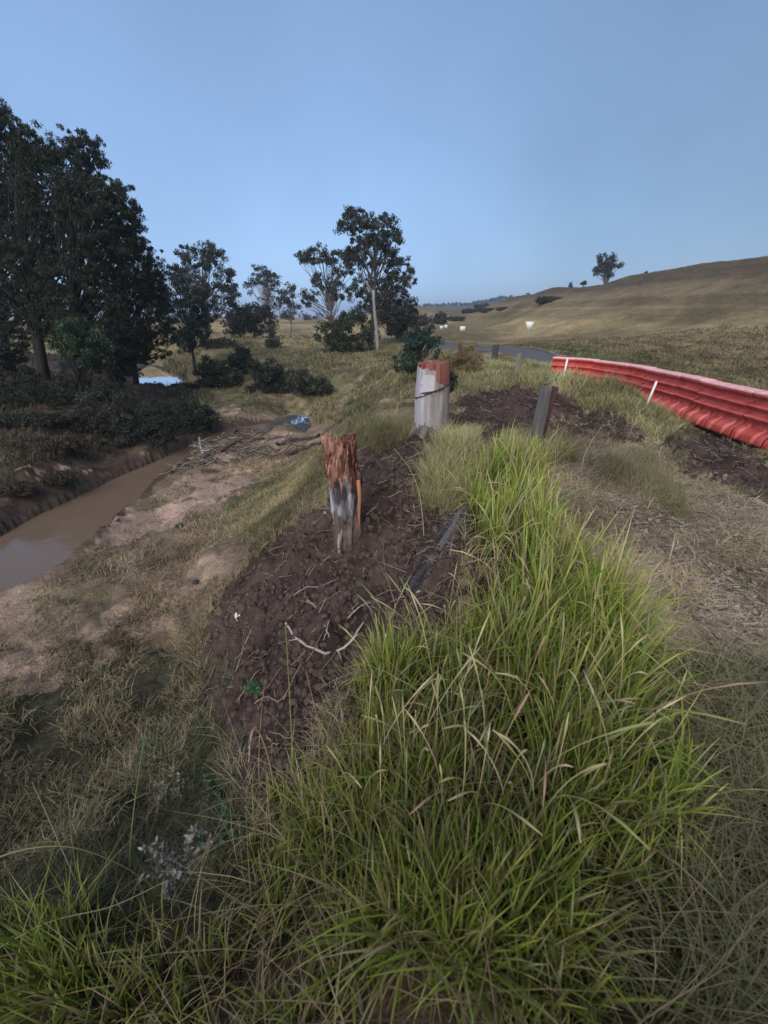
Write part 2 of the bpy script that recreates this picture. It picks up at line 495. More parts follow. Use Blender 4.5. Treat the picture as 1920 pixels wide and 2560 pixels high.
FARBANK = wpoly([(-400,1330),(0,1300),(200,1200),(420,1110),(540,1060),(520,1010),(430,930),(250,880),(-400,900)])
HOLLOW = wpoly([(-250,1780),(150,1700),(420,1620),(500,1600),(640,1900),(700,2100),(560,2350),(-250,2500)])
def ground_colour(x, y):
    r = np.hypot(x, y)
    j = 0.05 * r + 0.10
    sc_ = .7 / (.3 + .05 * np.clip(r, 0, 30))
    xj = x + fbm(x * 1.6, y * 1.6, 3.0) * j + fbm(x * 6, y * 6, 3.0) * .1
    yj = y + fbm(x * 1.6, y * 1.6, 8.0) * j + fbm(x * 6, y * 6, 8.0) * .1
    n1 = fbm(x * 0.7, y * 0.7, 1.0); n2 = fbm(x * 2.3, y * 2.3, 2.0); n3 = fbm(x * 0.1, y * 0.1, 4.0)
    s1 = np.clip(0.5 + 0.9 * n1, 0, 1)[:, None]; s2 = np.clip(0.5 + 0.8 * n2, 0, 1)[:, None]
    C = np.array([.24, .19, .12]) * (1 - s1) + np.array([.16, .15, .075]) * s1                 # grassy soil
    C = C * (0.6 + 0.7 * s2)
    left = (x < -2.2) & (r < 22)
    c2 = np.array([.33, .24, .18]) * (1 - s1) + np.array([.21, .17, .11]) * s1
    C = np.where(left[:, None], c2 * (0.7 + 0.5 * s2), C)
    k = np.clip((r - 28) / 20, 0, 1)[:, None]
    s3 = np.clip(0.5 + 1.1 * n3, 0, 1)[:, None]
    f = np.array([.34, .27, .145]) * (1 - s3) + np.array([.17, .14, .075]) * s3                   # dry paddock
    band = np.clip(0.5 + 1.1 * fbm(x * 0.035 + 3, (H0 + .04 * x) * 1.5, 6.0, 3), 0, 1)[:, None]
    f = f * (0.85 + 0.3 * band)
    hill = np.clip((H0 - 1.0) / 5, 0, 1)[:, None]
    f = f * (1 - hill) + np.array([.11, .084, .055]) * (0.9 + .35 * band ** 2) * hill
    fb = (x < -5) & (inside(x, y, FARBANK))
    C = C * (1 - k) + f * k
    C = np.where(fb[:, None], np.array([.10, .075, .055]) * (.6 + .8 * s2), C)
    ver = inside(xj, yj, VERGE)
    C = np.where(ver[:, None], np.array([.30, .24, .17]) * (0.45 + 0.9 * s2), C)
    gf = inside(xj, yj, GREENFLAT)
    C = np.where(gf[:, None], np.array([.17, .165, .08]) * (0.8 + 0.4 * s2), C)
    for P in SAND:
        k_ = inside(xj, yj, P)
        C = np.where(k_[:, None], np.array([.46, .33, .26]) * (0.85 + 0.25 * s2), C)
    for P in (DIRT1, DIRT2, DIRT3):
        k_ = inside(xj, yj, P)
        C = np.where(k_[:, None], np.array([.075, .053, .046]) * (0.7 + 0.7 * s2), C)
    k_ = inside(xj, yj, HOLLOW)
    C = np.where(k_[:, None] & (C.sum(1) > .2)[:, None], np.array([.065, .060, .038]) * (.6 + .8 * s2), C)
    nr = np.clip((1.9 + .3 * n1 - yj) / .3, 0, 1)[:, None] * (x > 0)[:, None] * (r < 4)[:, None]
    C = C * (1 - nr) + np.array([.085, .06, .045]) * (.6 + .8 * s2) * nr
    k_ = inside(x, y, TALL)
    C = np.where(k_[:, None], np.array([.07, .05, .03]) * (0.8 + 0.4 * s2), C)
    dc = np.minimum(np.where(inside(x, y, creek), 0, edge_dist(x, y, creek)), np.where(inside(x, y, pool), 0, edge_dist(x, y, pool)))
    wet = (dc < 0.35 + 0.3 * n2)[:, None] | (H0 < WATER + 0.02)[:, None]
    C = np.where(wet & (r < 60)[:, None], np.array([.10, .07, .055]), C)
    return C

VERGE = wpoly([(1180,1900),(1400,1300),(1420,1120),(1560,1130),(1700,1120),(1950,1300),(2100,1700),(2100,2500),(1500,2700)])
az = np.concatenate([np.radians(np.linspace(-62, 58, 760)), np.radians(np.linspace(62, 294, 60))])
rad = np.concatenate([[0.02], 0.3 * (1300 / 0.3) ** (np.linspace(0, 1, 820))])
RR, AA = np.meshgrid(rad, az, indexing='ij')
gx, gy = (RR * np.sin(AA)).ravel(), (RR * np.cos(AA)).ravel()
H0 = H(gx, gy)
d1 = inside(gx, gy, DIRT1) | inside(gx, gy, DIRT2) | inside(gx, gy, DIRT3)
gz = H0 + np.where(d1, np.abs(fbm(gx * 4.5, gy * 4.5, 9.0)) * 0.09 + fbm(gx * 13, gy * 13, 2.0) * 0.025, fbm(gx * 5, gy * 5, 2.0) * 0.012 * (np.hypot(gx, gy) < 25))
na = len(az); ii, jj = np.meshgrid(np.arange(len(rad) - 1), np.arange(na), indexing='ij')
j2 = (jj + 1) % na
Fg = np.stack([ii * na + jj, (ii + 1) * na + jj, (ii + 1) * na + j2, ii * na + j2], -1).reshape(-1, 4)
tag(mesh_np('ground', np.stack([gx, gy, gz], -1), Fg[:, ::-1], M['ground'], None, ground_colour(gx, gy), True), kind='structure')

# water sheets (slightly beyond the bank line so that the shore is cut by the ground)
for nm, P in (('creek_water', creek), ('pool_water', pool), ('brook_water', brook)):
    c = P.mean(0)
    tag(mesh_np(nm, np.c_[c + (P - c) * 1.02 + 0.0, np.full(len(P), WATER)], np.array([list(range(len(P)))]), M['water' if nm[0] == 'c' else 'still']), kind='structure')

# road: a strip that follows the ground behind the barrier and swings left beyond it
def strip(name, centre, half, lift, mat):
    c = np.array(centre, float)
    t = np.linspace(0, len(c) - 1, 160)
    cs = np.stack([np.interp(t, np.arange(len(c)), c[:, k]) for k in (0, 1)], -1)
    for _ in range(12): cs[1:-1] = (cs[:-2] + 2 * cs[1:-1] + cs[2:]) / 4
    T = np.gradient(cs, axis=0); T /= np.linalg.norm(T, axis=1, keepdims=True)
    Nn = np.stack([T[:, 1], -T[:, 0]], -1)
    k = np.array([-1, -.985, -.66, -.33, 0, .33, .66, .985, 1]) * half
    P = cs[:, None] + Nn[:, None] * k[None, :, None]
    z = H(P[..., 0].ravel(), P[..., 1].ravel()).reshape(P.shape[:2])
    z = z + lift + 0.03; z[:, 0] -= .2; z[:, 8] -= .2
    V = np.concatenate([P, z[..., None]], -1).reshape(-1, 3)
    i, j = np.meshgrid(np.arange(159), np.arange(8), indexing='ij')
    F = np.stack([i * 9 + j, i * 9 + j + 1, (i + 1) * 9 + j + 1, (i + 1) * 9 + j], -1).reshape(-1, 4)
    return tag(mesh_np(name, V, F, mat, smooth=True), kind='structure')
strip('road', [(10.6,-12),(10.4,0),(10.2,6),(9.6,12),(9.0,18),(8.6,24),(7.2,31),(4.5,40),(2.5,55)], 1.8, 0.03, M['road'])

# ------------------------------------------------------------------ red water-filled barrier units
topn = np.array([(1385,893),(1426,894.5),(1473,898),(1518.6,903),(1565,909.5),(1614,918),(1671,929),(1731,943),(1816,962),(1905,984)], float)
tp = on_z(topn[:, 0], topn[:, 1], EYE[2] - 1.42)[:, :2]
# smooth path through the measured line, extended past the frame towards the viewer's right
path = np.concatenate([tp, [[tp[-1, 0] + 0.02, 6.2], [tp[-1, 0] + 0.06, 5.2], [tp[-1, 0] + 0.2, 3.2]]])
for _ in range(3): path[1:-1] = (path[:-2] + 2 * path[1:-1] + path[2:]) / 4
sl = np.concatenate([[0], np.cumsum(np.linalg.norm(np.diff(path, axis=0), axis=1))])
UL = 0.80
prof = [(.30, 0.0), (.31, .05), (.30, .15), (.27, .20), (.15, .27), (.09, .32), (.085, .39), (.17, .445), (.205, .46), (.20, .49), (.10, .52), (.075, .56), (.08, .61), (.16, .655), (.19, .67), (.185, .70),
        (.09, .73), (.065, .77), (.07, .84), (.15, .868), (.178, .88), (.178, .92), (.165, .95)]
def barrier_mesh():
    st = np.linspace(-0.5, 0.5, 65) * (UL - 0.012)
    sec = []
    for x in st:
        e = min(1.0, (UL / 2 - abs(x)) / 0.025)            # rounded ends
        q = (x / UL + 0.5) * 2 % 1.0
        slot = max(0.0, 1 - abs(q - 0.5) / 0.14)            # four lifting pockets in the flared foot
        slot = min(1.0, slot * 4)
        fl = (x / UL + 0.5) * 8 % 1.0
        fine = max(0.0, 1 - abs(fl - 0.5) / 0.12)
        row = []
        for (w, z) in prof:
            ww = w
            if 0.14 < z < 0.4: ww = w - slot * 0.09 * (1 if z < .28 else .1)
            if z <= 0.14: ww = w - slot * 0.035
            if 0.42 < z < 0.92: ww -= fine * 0.007
            row.append((ww * (0.93 + 0.07 * e), z))
        sec.append(row)
    L = []
    for x, row in zip(st, sec):
        ring = [(x, -w, z) for w, z in row] + [(x, w, z) for w, z in row[::-1]]
        L.append(ring)
    V = np.array(L); k = V.shape[1]
    i, j = np.meshgrid(np.arange(len(st) - 1), np.arange(k), indexing='ij'); j2 = (j + 1) % k
    F = np.stack([i * k + j, (i + 1) * k + j, (i + 1) * k + j2, i * k + j2], -1).reshape(-1, 4)
    # leave out the top faces (they belong to the lid)
    top = len(prof) - 1
    F = F[(F[:, 0] % k) != top]
    caps = np.array([list(range(k))[::-1], list(range((len(st) - 1) * k, len(st) * k))])
    return V.reshape(-1, 3), [F, caps]
bV, bF = barrier_mesh()
def lid_geo():
    g = Geo(); a = UL / 2 - 0.006
    for s_, (x0, x1) in enumerate([(-a, -a * .36), (-a * .33, a * .33), (a * .36, a)]):
        xs = [x0, x0 + .008, x1 - .008, x1]; ys = [-.182, -.172, .172, .182]
        zz = lambda i, j: .952 + (0.018 if 0 < i < 3 and 0 < j < 3 else 0.008)
        V = [(xs[i], ys[j], zz(i, j)) for i in range(4) for j in range(4)] + [(xs[i], ys[j], .93) for i in range(4) for j in range(4)]
        F = [[i * 4 + j, (i + 1) * 4 + j, (i + 1) * 4 + j + 1, i * 4 + j + 1] for i in range(3) for j in range(3)]
        for i in range(3):
            F += [[16 + i * 4, 16 + (i + 1) * 4, (i + 1) * 4, i * 4], [i * 4 + 3, (i + 1) * 4 + 3, 16 + (i + 1) * 4 + 3, 16 + i * 4 + 3]]
            F += [[i, i + 1, 17 + i, 16 + i], [28 + i, 29 + i, 13 + i, 12 + i]]
        g.add(V, F)
    g.box((0, 0, .937), (a * .9, .10, .006))
    return g
def barrier_unit():
    r_ = empty('safety_barrier', (0, 0, 0))
    mesh_np('body', bV, bF, M['red'], r_)
    lid_geo().build('top_cap', M['redtop'], r_)
    for s_ in (-1, 1):
        for z_ in (.30, .56, .80):
            gg = Geo(); x_ = s_ * (UL / 2 + .005)
            gg.tube([(x_, -.0 + s_ * .03, z_ - .03), (x_, s_ * .03, z_), (x_, s_ * .03, z_ + .03)], .045, 12)
            gg.build('coupling_lug', M['red'], r_, True)
    return r_
proto = barrier_unit()
nu = int((sl[-1] - 0.05) / UL)
blab = ['red plastic barrier unit at the far free end of the row', 'red plastic barrier unit second from the far end, behind the first white peg']
ordw = ['third', 'fourth', 'fifth', 'sixth', 'seventh', 'eighth', 'ninth', 'tenth', 'eleventh', 'twelfth', 'thirteenth', 'fourteenth', 'fifteenth', 'sixteenth', 'seventeenth']
def copy_tree(o, parent=None):
    c = o.copy(); COL.objects.link(c); c.parent = parent
    for ch in list(o.children): copy_tree(ch, c)
    return c
for i in range(nu):
    s0, s1 = UL * i + 0.02, UL * (i + 1) + 0.02
    p0 = np.array([np.interp(s0, sl, path[:, k]) for k in (0, 1)]); p1 = np.array([np.interp(s1, sl, path[:, k]) for k in (0, 1)])
    c = (p0 + p1) / 2; d = p1 - p0
    o = proto if i == 0 else copy_tree(proto)
    z0 = -0.365 + 0.01 * math.sin(i * 2.1)
    o.location = (c[0], c[1], z0)
    o.rotation_euler = (random.uniform(-.012, .012), random.uniform(-.006, .006), math.atan2(d[1], d[0]) + random.uniform(-.012, .012))
    lb = blab[i] if i < 2 else 'red plastic barrier unit, %s from the far end of the row' % (ordw[i - 2] if i - 2 < len(ordw) else 'last')
    tag(o, lb, 'barrier', 'red barrier units lining the road edge')

# ------------------------------------------------------------------ pegs, posts, signs
def peg(u, v, Y, hgt, label, lean):
    b0 = at(u, v, Y); x, y = b0[0], b0[1]; z_ = float(H(np.array([x]), np.array([y]))[0])
    r_ = empty('marker_peg', (x, y, z_), label, 'peg', 'white marker pegs in front of the barrier')
    g = Geo(); w = .021
    g.box((0, 0, (hgt - .12) / 2 - .03), (w, w * .8, (hgt + .12) / 2 - .0), None)
    g.build('shaft', M['white'], r_)
    g = Geo()
    g.add([(-w, -w * .8, 0), (w, -w * .8, 0), (w, w * .8, 0), (-w, w * .8, 0), (0, 0, .03)], [[0, 1, 4], [1, 2, 4], [2, 3, 4], [3, 0, 4]])
    o = g.build('pointed_tip', M['white'], r_); o.location.z = hgt - .03
    r_.rotation_euler = lean
    return r_
peg(1408, 945, 10.6, .46, 'short white wooden marker peg before the far end of the barrier', (0, .03, .3))
peg(1614, 1019, 9.3, .60, 'longer white wooden marker peg leaning in front of the middle barrier', (.05, .09, .2))

def round_log(base, top, r0, r1, colf, name, parent, rings=60, sides=48, rough=.05, tops=None, seed=0.0, tv=(1.5, 2.0)):
    """irregular log, local coordinates relative to parent at base; colf(theta, t, x,y,z) -> colours; tops(theta) -> extra height"""
    th = np.linspace(0, 2 * np.pi, sides, endpoint=False); t = np.linspace(0, 1, rings)
    T, TH = np.meshgrid(t, th, indexing='ij')
    ax = np.array(top, float) - np.array(base, float)
    R = r0 + (r1 - r0) * T
    nx, ny = np.cos(TH) * 1.6 + seed, np.sin(TH) * 1.6
    R = R * (1 + rough * fbm(nx * 1.2, ny * 1.2, T * tv[0] + seed, 3) + rough * .35 * fbm(nx * 5, ny * 5, T * tv[1], 3))
    ex = tops(TH) * T ** 6 if tops is not None else 0
    X = ax[0] * T + R * np.cos(TH); Y_ = ax[1] * T + R * np.sin(TH); Z = ax[2] * T + ex
    V = np.stack([X, Y_, Z], -1).reshape(-1, 3)
    i, j = np.meshgrid(np.arange(rings - 1), np.arange(sides), indexing='ij'); j2 = (j + 1) % sides
    F = np.stack([i * sides + j, i * sides + j2, (i + 1) * sides + j2, (i + 1) * sides + j], -1).reshape(-1, 4)
    C = colf(TH.ravel(), T.ravel(), V)
    # top disc made of inner rings
    last = V[-sides:]; cen = last.mean(0); Vt = [V]; Ct = [C]; Ft = [F]; n0 = len(V); prev = np.arange(n0 - sides, n0)
    for q in (.82, .6, .35, .12):
        dip = (1 - q) * .03
        rr = cen + (last - cen) * q; rr[:, 2] = cen[2] + (last[:, 2] - cen[2]) * q * 1.0 - dip * 0.5 + rng.uniform(-.006, .006, sides)
        Vt.append(rr); Ct.append(np.clip(C[-sides:] * rng.uniform(.8, 1.25, (sides, 1)), 0, 1))
        cur = np.arange(n0, n0 + sides)
        Ft.append(np.stack([prev, np.roll(prev, -1), np.roll(cur, -1), cur], -1)); prev = cur; n0 += sides
    return mesh_np(name, np.concatenate(Vt), [np.concatenate(Ft), prev[None]], M['wood'], parent, np.concatenate(Ct), True)

def ground_z(x, y): return float(H(np.array([float(x)]), np.array([float(y)]))[0])

# rear stump: thick, pale lavender-grey, red bark round the sawn top
bp = at(1080, 1062, 7.2); bz = ground_z(bp[0], bp[1]) - .05
tz = at(1070, 905, 7.2)[2]
st = empty('tree_stump', (bp[0], bp[1], bz), 'thick pale grey stump with flat top and red bark, on the bank crest', 'tree stump')
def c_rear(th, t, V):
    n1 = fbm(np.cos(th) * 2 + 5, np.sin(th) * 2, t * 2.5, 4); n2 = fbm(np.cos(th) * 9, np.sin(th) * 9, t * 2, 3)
    side = np.cos(th + 0.3)                                    # +x side is darker and browner
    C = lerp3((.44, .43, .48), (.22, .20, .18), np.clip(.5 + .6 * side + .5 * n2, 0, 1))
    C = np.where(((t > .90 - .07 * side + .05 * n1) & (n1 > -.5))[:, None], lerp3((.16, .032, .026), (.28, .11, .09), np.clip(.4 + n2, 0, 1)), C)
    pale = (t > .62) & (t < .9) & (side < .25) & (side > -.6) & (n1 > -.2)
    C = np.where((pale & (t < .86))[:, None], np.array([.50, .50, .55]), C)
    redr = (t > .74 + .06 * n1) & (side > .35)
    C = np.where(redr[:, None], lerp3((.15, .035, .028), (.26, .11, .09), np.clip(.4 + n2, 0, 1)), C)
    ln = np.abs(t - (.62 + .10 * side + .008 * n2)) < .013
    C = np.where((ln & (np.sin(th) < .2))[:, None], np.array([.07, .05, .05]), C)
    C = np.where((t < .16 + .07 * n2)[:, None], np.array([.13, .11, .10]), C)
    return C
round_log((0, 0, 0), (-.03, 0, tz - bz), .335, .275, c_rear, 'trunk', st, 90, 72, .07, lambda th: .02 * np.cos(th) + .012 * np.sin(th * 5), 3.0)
for a, l_ in ((-2.1, .34), (-1.2, .38), (-2.9, .30), (-.2, .3)):
    g = Geo(); k = np.linspace(0, 1, 7)
    pts = np.stack([np.cos(a) * (.27 + l_ * k), np.sin(a) * (.27 + l_ * k), .20 - .30 * k ** .8], -1)
    g.tube(pts, .085 * (1 - k * .6), 9, (.16, .14, .13)); g.build('root', M['wood'], st, True)
g = Geo(); aa = np.linspace(3.5, 5.2, 12)
g.tube(np.stack([np.cos(aa) * .315, np.sin(aa) * .315, (tz - bz) * (.60 + .05 * (aa - 3.5))], -1), .011, 6, (.05, .035, .035)); g.build('rusty_wire', M['wood'], st)

# front stump: torn orange wood over grey weathered shank, soil heaped round it
bp = at(872, 1335, 3.95); bz = ground_z(bp[0], bp[1]) - .12
t3 = at(872, 1098, 3.95)
st = empty('tree_stump', (bp[0], bp[1], bz), 'narrow stump with a torn orange splintered head on the bare earth slope', 'tree stump')
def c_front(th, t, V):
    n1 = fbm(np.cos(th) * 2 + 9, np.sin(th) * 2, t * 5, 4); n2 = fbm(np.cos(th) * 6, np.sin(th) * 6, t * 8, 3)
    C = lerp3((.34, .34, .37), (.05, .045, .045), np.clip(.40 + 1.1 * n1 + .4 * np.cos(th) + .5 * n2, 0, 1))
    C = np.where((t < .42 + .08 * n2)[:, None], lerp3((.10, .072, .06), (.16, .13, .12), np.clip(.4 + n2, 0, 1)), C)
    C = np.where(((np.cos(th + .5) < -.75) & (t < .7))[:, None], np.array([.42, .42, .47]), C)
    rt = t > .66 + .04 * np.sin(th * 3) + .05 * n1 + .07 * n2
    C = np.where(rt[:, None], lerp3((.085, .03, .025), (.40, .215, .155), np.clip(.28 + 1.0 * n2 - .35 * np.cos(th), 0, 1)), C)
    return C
hh = t3[2] - bz
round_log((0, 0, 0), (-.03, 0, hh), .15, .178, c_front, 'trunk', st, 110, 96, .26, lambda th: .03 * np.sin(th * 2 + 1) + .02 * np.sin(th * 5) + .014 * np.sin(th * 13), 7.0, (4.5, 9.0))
g = Geo()
for k in range(150):                                     # torn fibres standing out of the head
    a = rng.uniform(0, 2 * np.pi); r_ = rng.uniform(.10, .19); z0 = hh * rng.uniform(.66, .99)
    L_ = rng.uniform(.05, .17); o_ = rng.uniform(.0, .03)
    p0 = np.array([np.cos(a) * r_ - .03, np.sin(a) * r_, z0])
    p1 = p0 + np.array([np.cos(a) * o_, np.sin(a) * o_, L_ * rng.choice([1, 1, -1])])
    c_ = np.array([.42, .23, .16]) if rng.random() < .5 else np.array([.22, .07, .045])
    g.tube([p0, (p0 + p1) / 2 + rng.uniform(-.008, .008, 3), p1], [rng.uniform(.006, .016), .008, .002], 5, c_ * rng.uniform(.8, 1.15))
g.build('splinters', M['wood'], st)
g = Geo(); g.tube([(.14, -.10, hh * .70), (.15, -.105, hh * .55), (.135, -.10, hh * .40), (.14, -.11, hh * .22)], [.024, .022, .018, .006], 7, (.42, .20, .12)); g.build('bark_strip', M['wood'], st)
g = Geo(); g.tube([(-.06, -.10, hh * .30), (-.08, -.13, hh * .2), (-.10, -.17, hh * .10)], [.02, .018, .008], 8, (.2, .18, .18)) if True else g.tube([(-.02, -.10, hh * .30), (-.05, -.15, hh * .18), (-.12, -.25, hh * .04), (-.19, -.34, -.04)], [.03, .026, .016, .006], 8, (.24, .22, .23)); g.build('root', M['wood'], st, True)
g = Geo(); g.tube([(-.10, -.06, hh * .42), (-.095, -.08, hh * .28), (-.10, -.12, hh * .14), (-.11, -.15, hh * .02)], [.018, .03, .028, .014], 8, (.33, .33, .36)); g.build('root', M['wood'], st, True)
g = Geo()
for a in (0.2, 1.2, 2.4):
    k = np.linspace(0, 1, 6); g2 = Geo()
    g2.tube(np.stack([np.cos(a) * (.1 + .3 * k), np.sin(a) * (.1 + .3 * k), .22 - .25 * k], -1), .05 * (1 - .7 * k), 8, (.11, .08, .07)); g2.build('root', M['wood'], st, True)

def post(u, v, Y, vt, w, label, col, lean=(0, 0), slab=False, group=None, name='timber_post'):
    b0 = at(u, v, Y); z_ = ground_z(b0[0], b0[1]) - .06; top = at(u, vt, Y)[2]
    r_ = empty(name, (b0[0], b0[1], z_), label, 'post', group)
    cf = lambda th, t, V: np.array(col)[None] * (.75 + .55 * np.clip(.5 + fbm(np.cos(th) * 8, np.sin(th) * 8, t * 1.5, 3), 0, 1)[:, None])
    round_log((0, 0, 0), (lean[0], lean[1], top - z_), w * .53, w * .47, cf, 'shaft', r_, 40, 32, .05, lambda th: .01 * np.cos(th), u * .1)
    if slab:
        g = Geo(); h_ = top - z_
        for k, (a, b_) in enumerate([(w * .62, .05)]):
            g.tube([(a - .02, .02, .0), (a, .02, h_ * .5), (a + .03 + lean[0], .02, h_ * 1.02)], [.05, .055, .045], 7, (.07, .03, .03))
        g.build('split_slab', M['wood'], r_)
    return r_
post(1340, 1085, 6.05, 972, .19, 'grey timber post with a dark split slab, standing in the mound of earth', (.12, .115, .115), (.03, 0), True)
post(1236, 900, 18, 862, .26, 'small dark round fence post at the road edge', (.07, .07, .085))
post(1287, 965, 12, 884, .17, 'thin faded fence post hidden in pale grass near the road', (.22, .2, .18))

# signs
def sign(u, v, Y, kind_, label, w, h_, ht):
    b0 = at(u, v, Y); z_ = ground_z(b0[0], b0[1]); zc = b0[2]
    r_ = empty('road_sign', (b0[0], b0[1], z_), label, 'road sign')
    hp = max(zc - z_ + h_ / 2, .6)
    xs = (0,) if kind_ == 'tri' else (-w * .35, w * .35)
    for x_ in xs:
        g = Geo(); g.tube([(x_, .03, -.2), (x_, .03, hp * .5), (x_, .03, hp - .02)], .03, 8); g.build('sign_post', M['metal'], r_)
    g = Geo()
    if kind_ == 'tri':
        t_ = [(-w / 2, hp), (w / 2, hp), (w * .07, hp - h_), (-w * .07, hp - h_)]
    else:
        t_ = [(-w / 2, hp), (w / 2, hp), (w / 2, hp - h_), (-w / 2, hp - h_)]
    V = [(a, -.012, b_) for a, b_ in t_] + [(a, 0, b_) for a, b_ in t_]
    g.add(V, [[3, 2, 1, 0], [4, 5, 6, 7], [0, 1, 5, 4], [1, 2, 6, 5], [2, 3, 7, 6], [3, 0, 4, 7]])
    g.build('sign_panel', M['white'], r_)
    return r_
sign(1324, 815, 46, 'tri', 'white downward-pointing triangular sign on the slope', 1.0, .85, 1)
sign(1156, 830, 60, 'sq', 'square white sign panel standing by the distant bend', .75, .6, 1)
sign(1103, 833, 62, 'sq', 'left small white sign panel of the close pair at the bend', .5, .4, 1)
sign(1114, 832, 64, 'sq', 'right small cream sign panel of the close pair at the bend', .45, .45, 1)

# ------------------------------------------------------------------ trees
def leaf_quads(C, R, n_, size, droop, col, slim=.42, jit=.25):
    """n_ leaf-sized faces round each of the centres C (m,3) with radii R (m,)"""
    m_ = len(C)
    idx = rng.integers(0, m_, n_)
    d = rng.normal(size=(n_, 3)); d /= np.linalg.norm(d, axis=1, keepdims=True)
    P = C[idx] + d * (R[idx] * rng.uniform(.1, 1.05, n_) ** .6)[:, None] * np.array([1, 1, .8])
    a = rng.normal(size=(n_, 3)); a[:, 2] -= droop * 2; a /= np.linalg.norm(a, axis=1, keepdims=True)
    b_ = np.cross(a, rng.normal(size=(n_, 3))); b_ /= np.linalg.norm(b_, axis=1, keepdims=True) + 1e-9
    s_ = size * rng.uniform(.6, 1.4, n_)
    a = a * s_[:, None] * .5; b_ = b_ * (s_ * slim)[:, None] * .5
    V = np.stack([P - a, P + b_ - a * .1, P + a, P - b_ - a * .1], 1).reshape(-1, 3)
    F = np.arange(n_ * 4).reshape(-1, 4)
    tone = rng.uniform(1 - jit, 1 + jit, m_)[idx] * rng.uniform(.8, 1.2, n_)
    Cc = np.array(col)[None] * tone[:, None]
    Cc = Cc * (1 + rng.uniform(-.1, .1, (n_, 3)))
    return V, F, np.repeat(np.clip(Cc, 0.003, 1), 4, 0)

def tree(name, label, cat, x, y, ells, n_puff, pr, n_leaf, size, col, trunk_r, bark=(.10, .085, .075), droop=.3, group=None,
         z=None, stems=1, start=.3, slim=.42, branch=True, spread=.0, lean=(0, 0), jit=.25, low=None):
    """ells: crown lobes (dx, dy, dz, rx, ry, rz, weight) in metres above the base"""
    z = ground_z(x, y) if z is None else z
    r_ = empty(name, (x, y, z), label, cat, group)
    W_ = np.array([e[6] for e in ells], float); W_ /= W_.sum()
    C = []
    for k in range(n_puff):
        e = ells[rng.choice(len(ells), p=W_)]
        d = rng.normal(size=3); d /= np.linalg.norm(d)
        q = rng.uniform(.12, 1) ** .45 * (1 + .22 * (rng.random() < .2))
        C.append([e[0] + d[0] * e[3] * q, e[1] + d[1] * e[4] * q, e[2] + d[2] * e[5] * q])
    C = np.array(C); C[:, 2] = np.maximum(C[:, 2], low if low is not None else pr * .5)
    top = max(e[2] + e[5] * .6 for e in ells)
    cxm = sum(e[0] * w_ for e, w_ in zip(ells, W_))
    g = Geo(); trunks = []
    for s_ in range(stems):
        k = np.linspace(0, 1, 9); sp = 0 if stems == 1 else (s_ - (stems - 1) / 2) * spread
        tx = cxm * k ** 1.4 + sp * k + lean[0] * k + .10 * top * .15 * np.sin(k * 5 + s_ * 2)
        ty = lean[1] * k + .08 * top * .15 * np.cos(k * 4 + s_)
        pts = np.stack([tx, ty, -.25 + (top * .9 + .25) * k], -1)
        g.tube(pts, trunk_r * (1 - .82 * k) * (1 if s_ == 0 else .85), 9, bark)
        trunks.append(pts)
    if branch:
        for c in C[:min(len(C), 90)]:
            T_ = trunks[rng.integers(0, stems)]
            f = np.clip((c[2] / (top + 1e-6)) * rng.uniform(.45, .8), start, .93)
            p0 = np.array([np.interp(f, np.linspace(0, 1, 9), T_[:, k]) for k in range(3)])
            if p0[2] > c[2] + .2 * top: continue
            k = np.linspace(0, 1, 5)[:, None]
            mid = p0 * (1 - k) + c * k; L_ = np.linalg.norm(c - p0)
            mid[:, 2] -= (np.sin(k[:, 0] * np.pi) * .10 * L_) * rng.uniform(-.3, 1)
            mid[1:4] += rng.normal(size=(3, 3)) * .03 * L_
            g.tube(mid, trunk_r * .27 * (1 - f * .6) * (1 - .8 * k[:, 0]) + .006, 5, bark)
    g.build('trunk', M['bark'], r_, True)
    g = Geo()
    R = pr * rng.uniform(.55, 1.35, len(C))
    g.add(*leaf_quads(C, R, n_leaf, size, droop, col, slim, jit))
    g.build('crown', M['leaf'], r_)
    return r_

def px(u, v, Y, dv=None):              # x position and height above ground level of a pixel at distance Y
    return at(u, v, Y)

def tree_px(name, label, cat, u, vb, Y, lobes, n_puff, prp, n_leaf, size, col, tr, **kw):
    """lobes: (u, v, half width px, half height px, weight) as seen; converted to metres at distance Y"""
    b0 = at(u, vb, Y); zg = ground_z(b0[0], b0[1]); e = []
    for (lu, lv, hw, hh_, w_) in lobes:
        c = at(lu, lv, Y); sx = at(lu + hw, lv, Y)[0] - c[0]; sz = c[2] - at(lu, lv + hh_, Y)[2]
        e.append((c[0] - b0[0], 0.0, c[2] - zg, sx, (sx + sz) * .5, sz, w_))
    s = (at(u + 10, vb, Y)[0] - b0[0]) / 10
    return tree(name, label, cat, b0[0], b0[1], e, n_puff, prp * s, n_leaf, size, col, tr, z=zg, **kw)

DK = (.026, .037, .022); EU = (.045, .055, .042); OL = (.06, .07, .035); CG = (.035, .055, .04)
GL = 'dark creek trees massed on the left bank'
big = [('tallest dark creek tree at the left frame edge', 20, 930, 23, [(5,400,75,170,3),(10,330,35,75,.7),(40,640,120,180,3),(-60,520,120,200,2),(60,800,110,80,1.5)], 2, .28),
       ('dark creek tree with a forked trunk leaning left, second from the left edge', 105, 945, 22, [(150,470,100,130,3),(130,690,130,150,3),(215,385,40,55,.6),(90,380,50,60,.5)], 2, .26),
       ('dark creek tree with a single leaning trunk over the undergrowth', 195, 985, 20, [(250,560,100,120,2.4),(230,760,130,130,3),(300,520,45,70,.6)], 1, .2),
       ('dark creek tree on the right shoulder of the left-hand mass', 330, 940, 26, [(335,660,60,95,2),(345,800,85,110,3),(380,715,30,60,.6),(300,860,80,60,1)], 1, .2)]
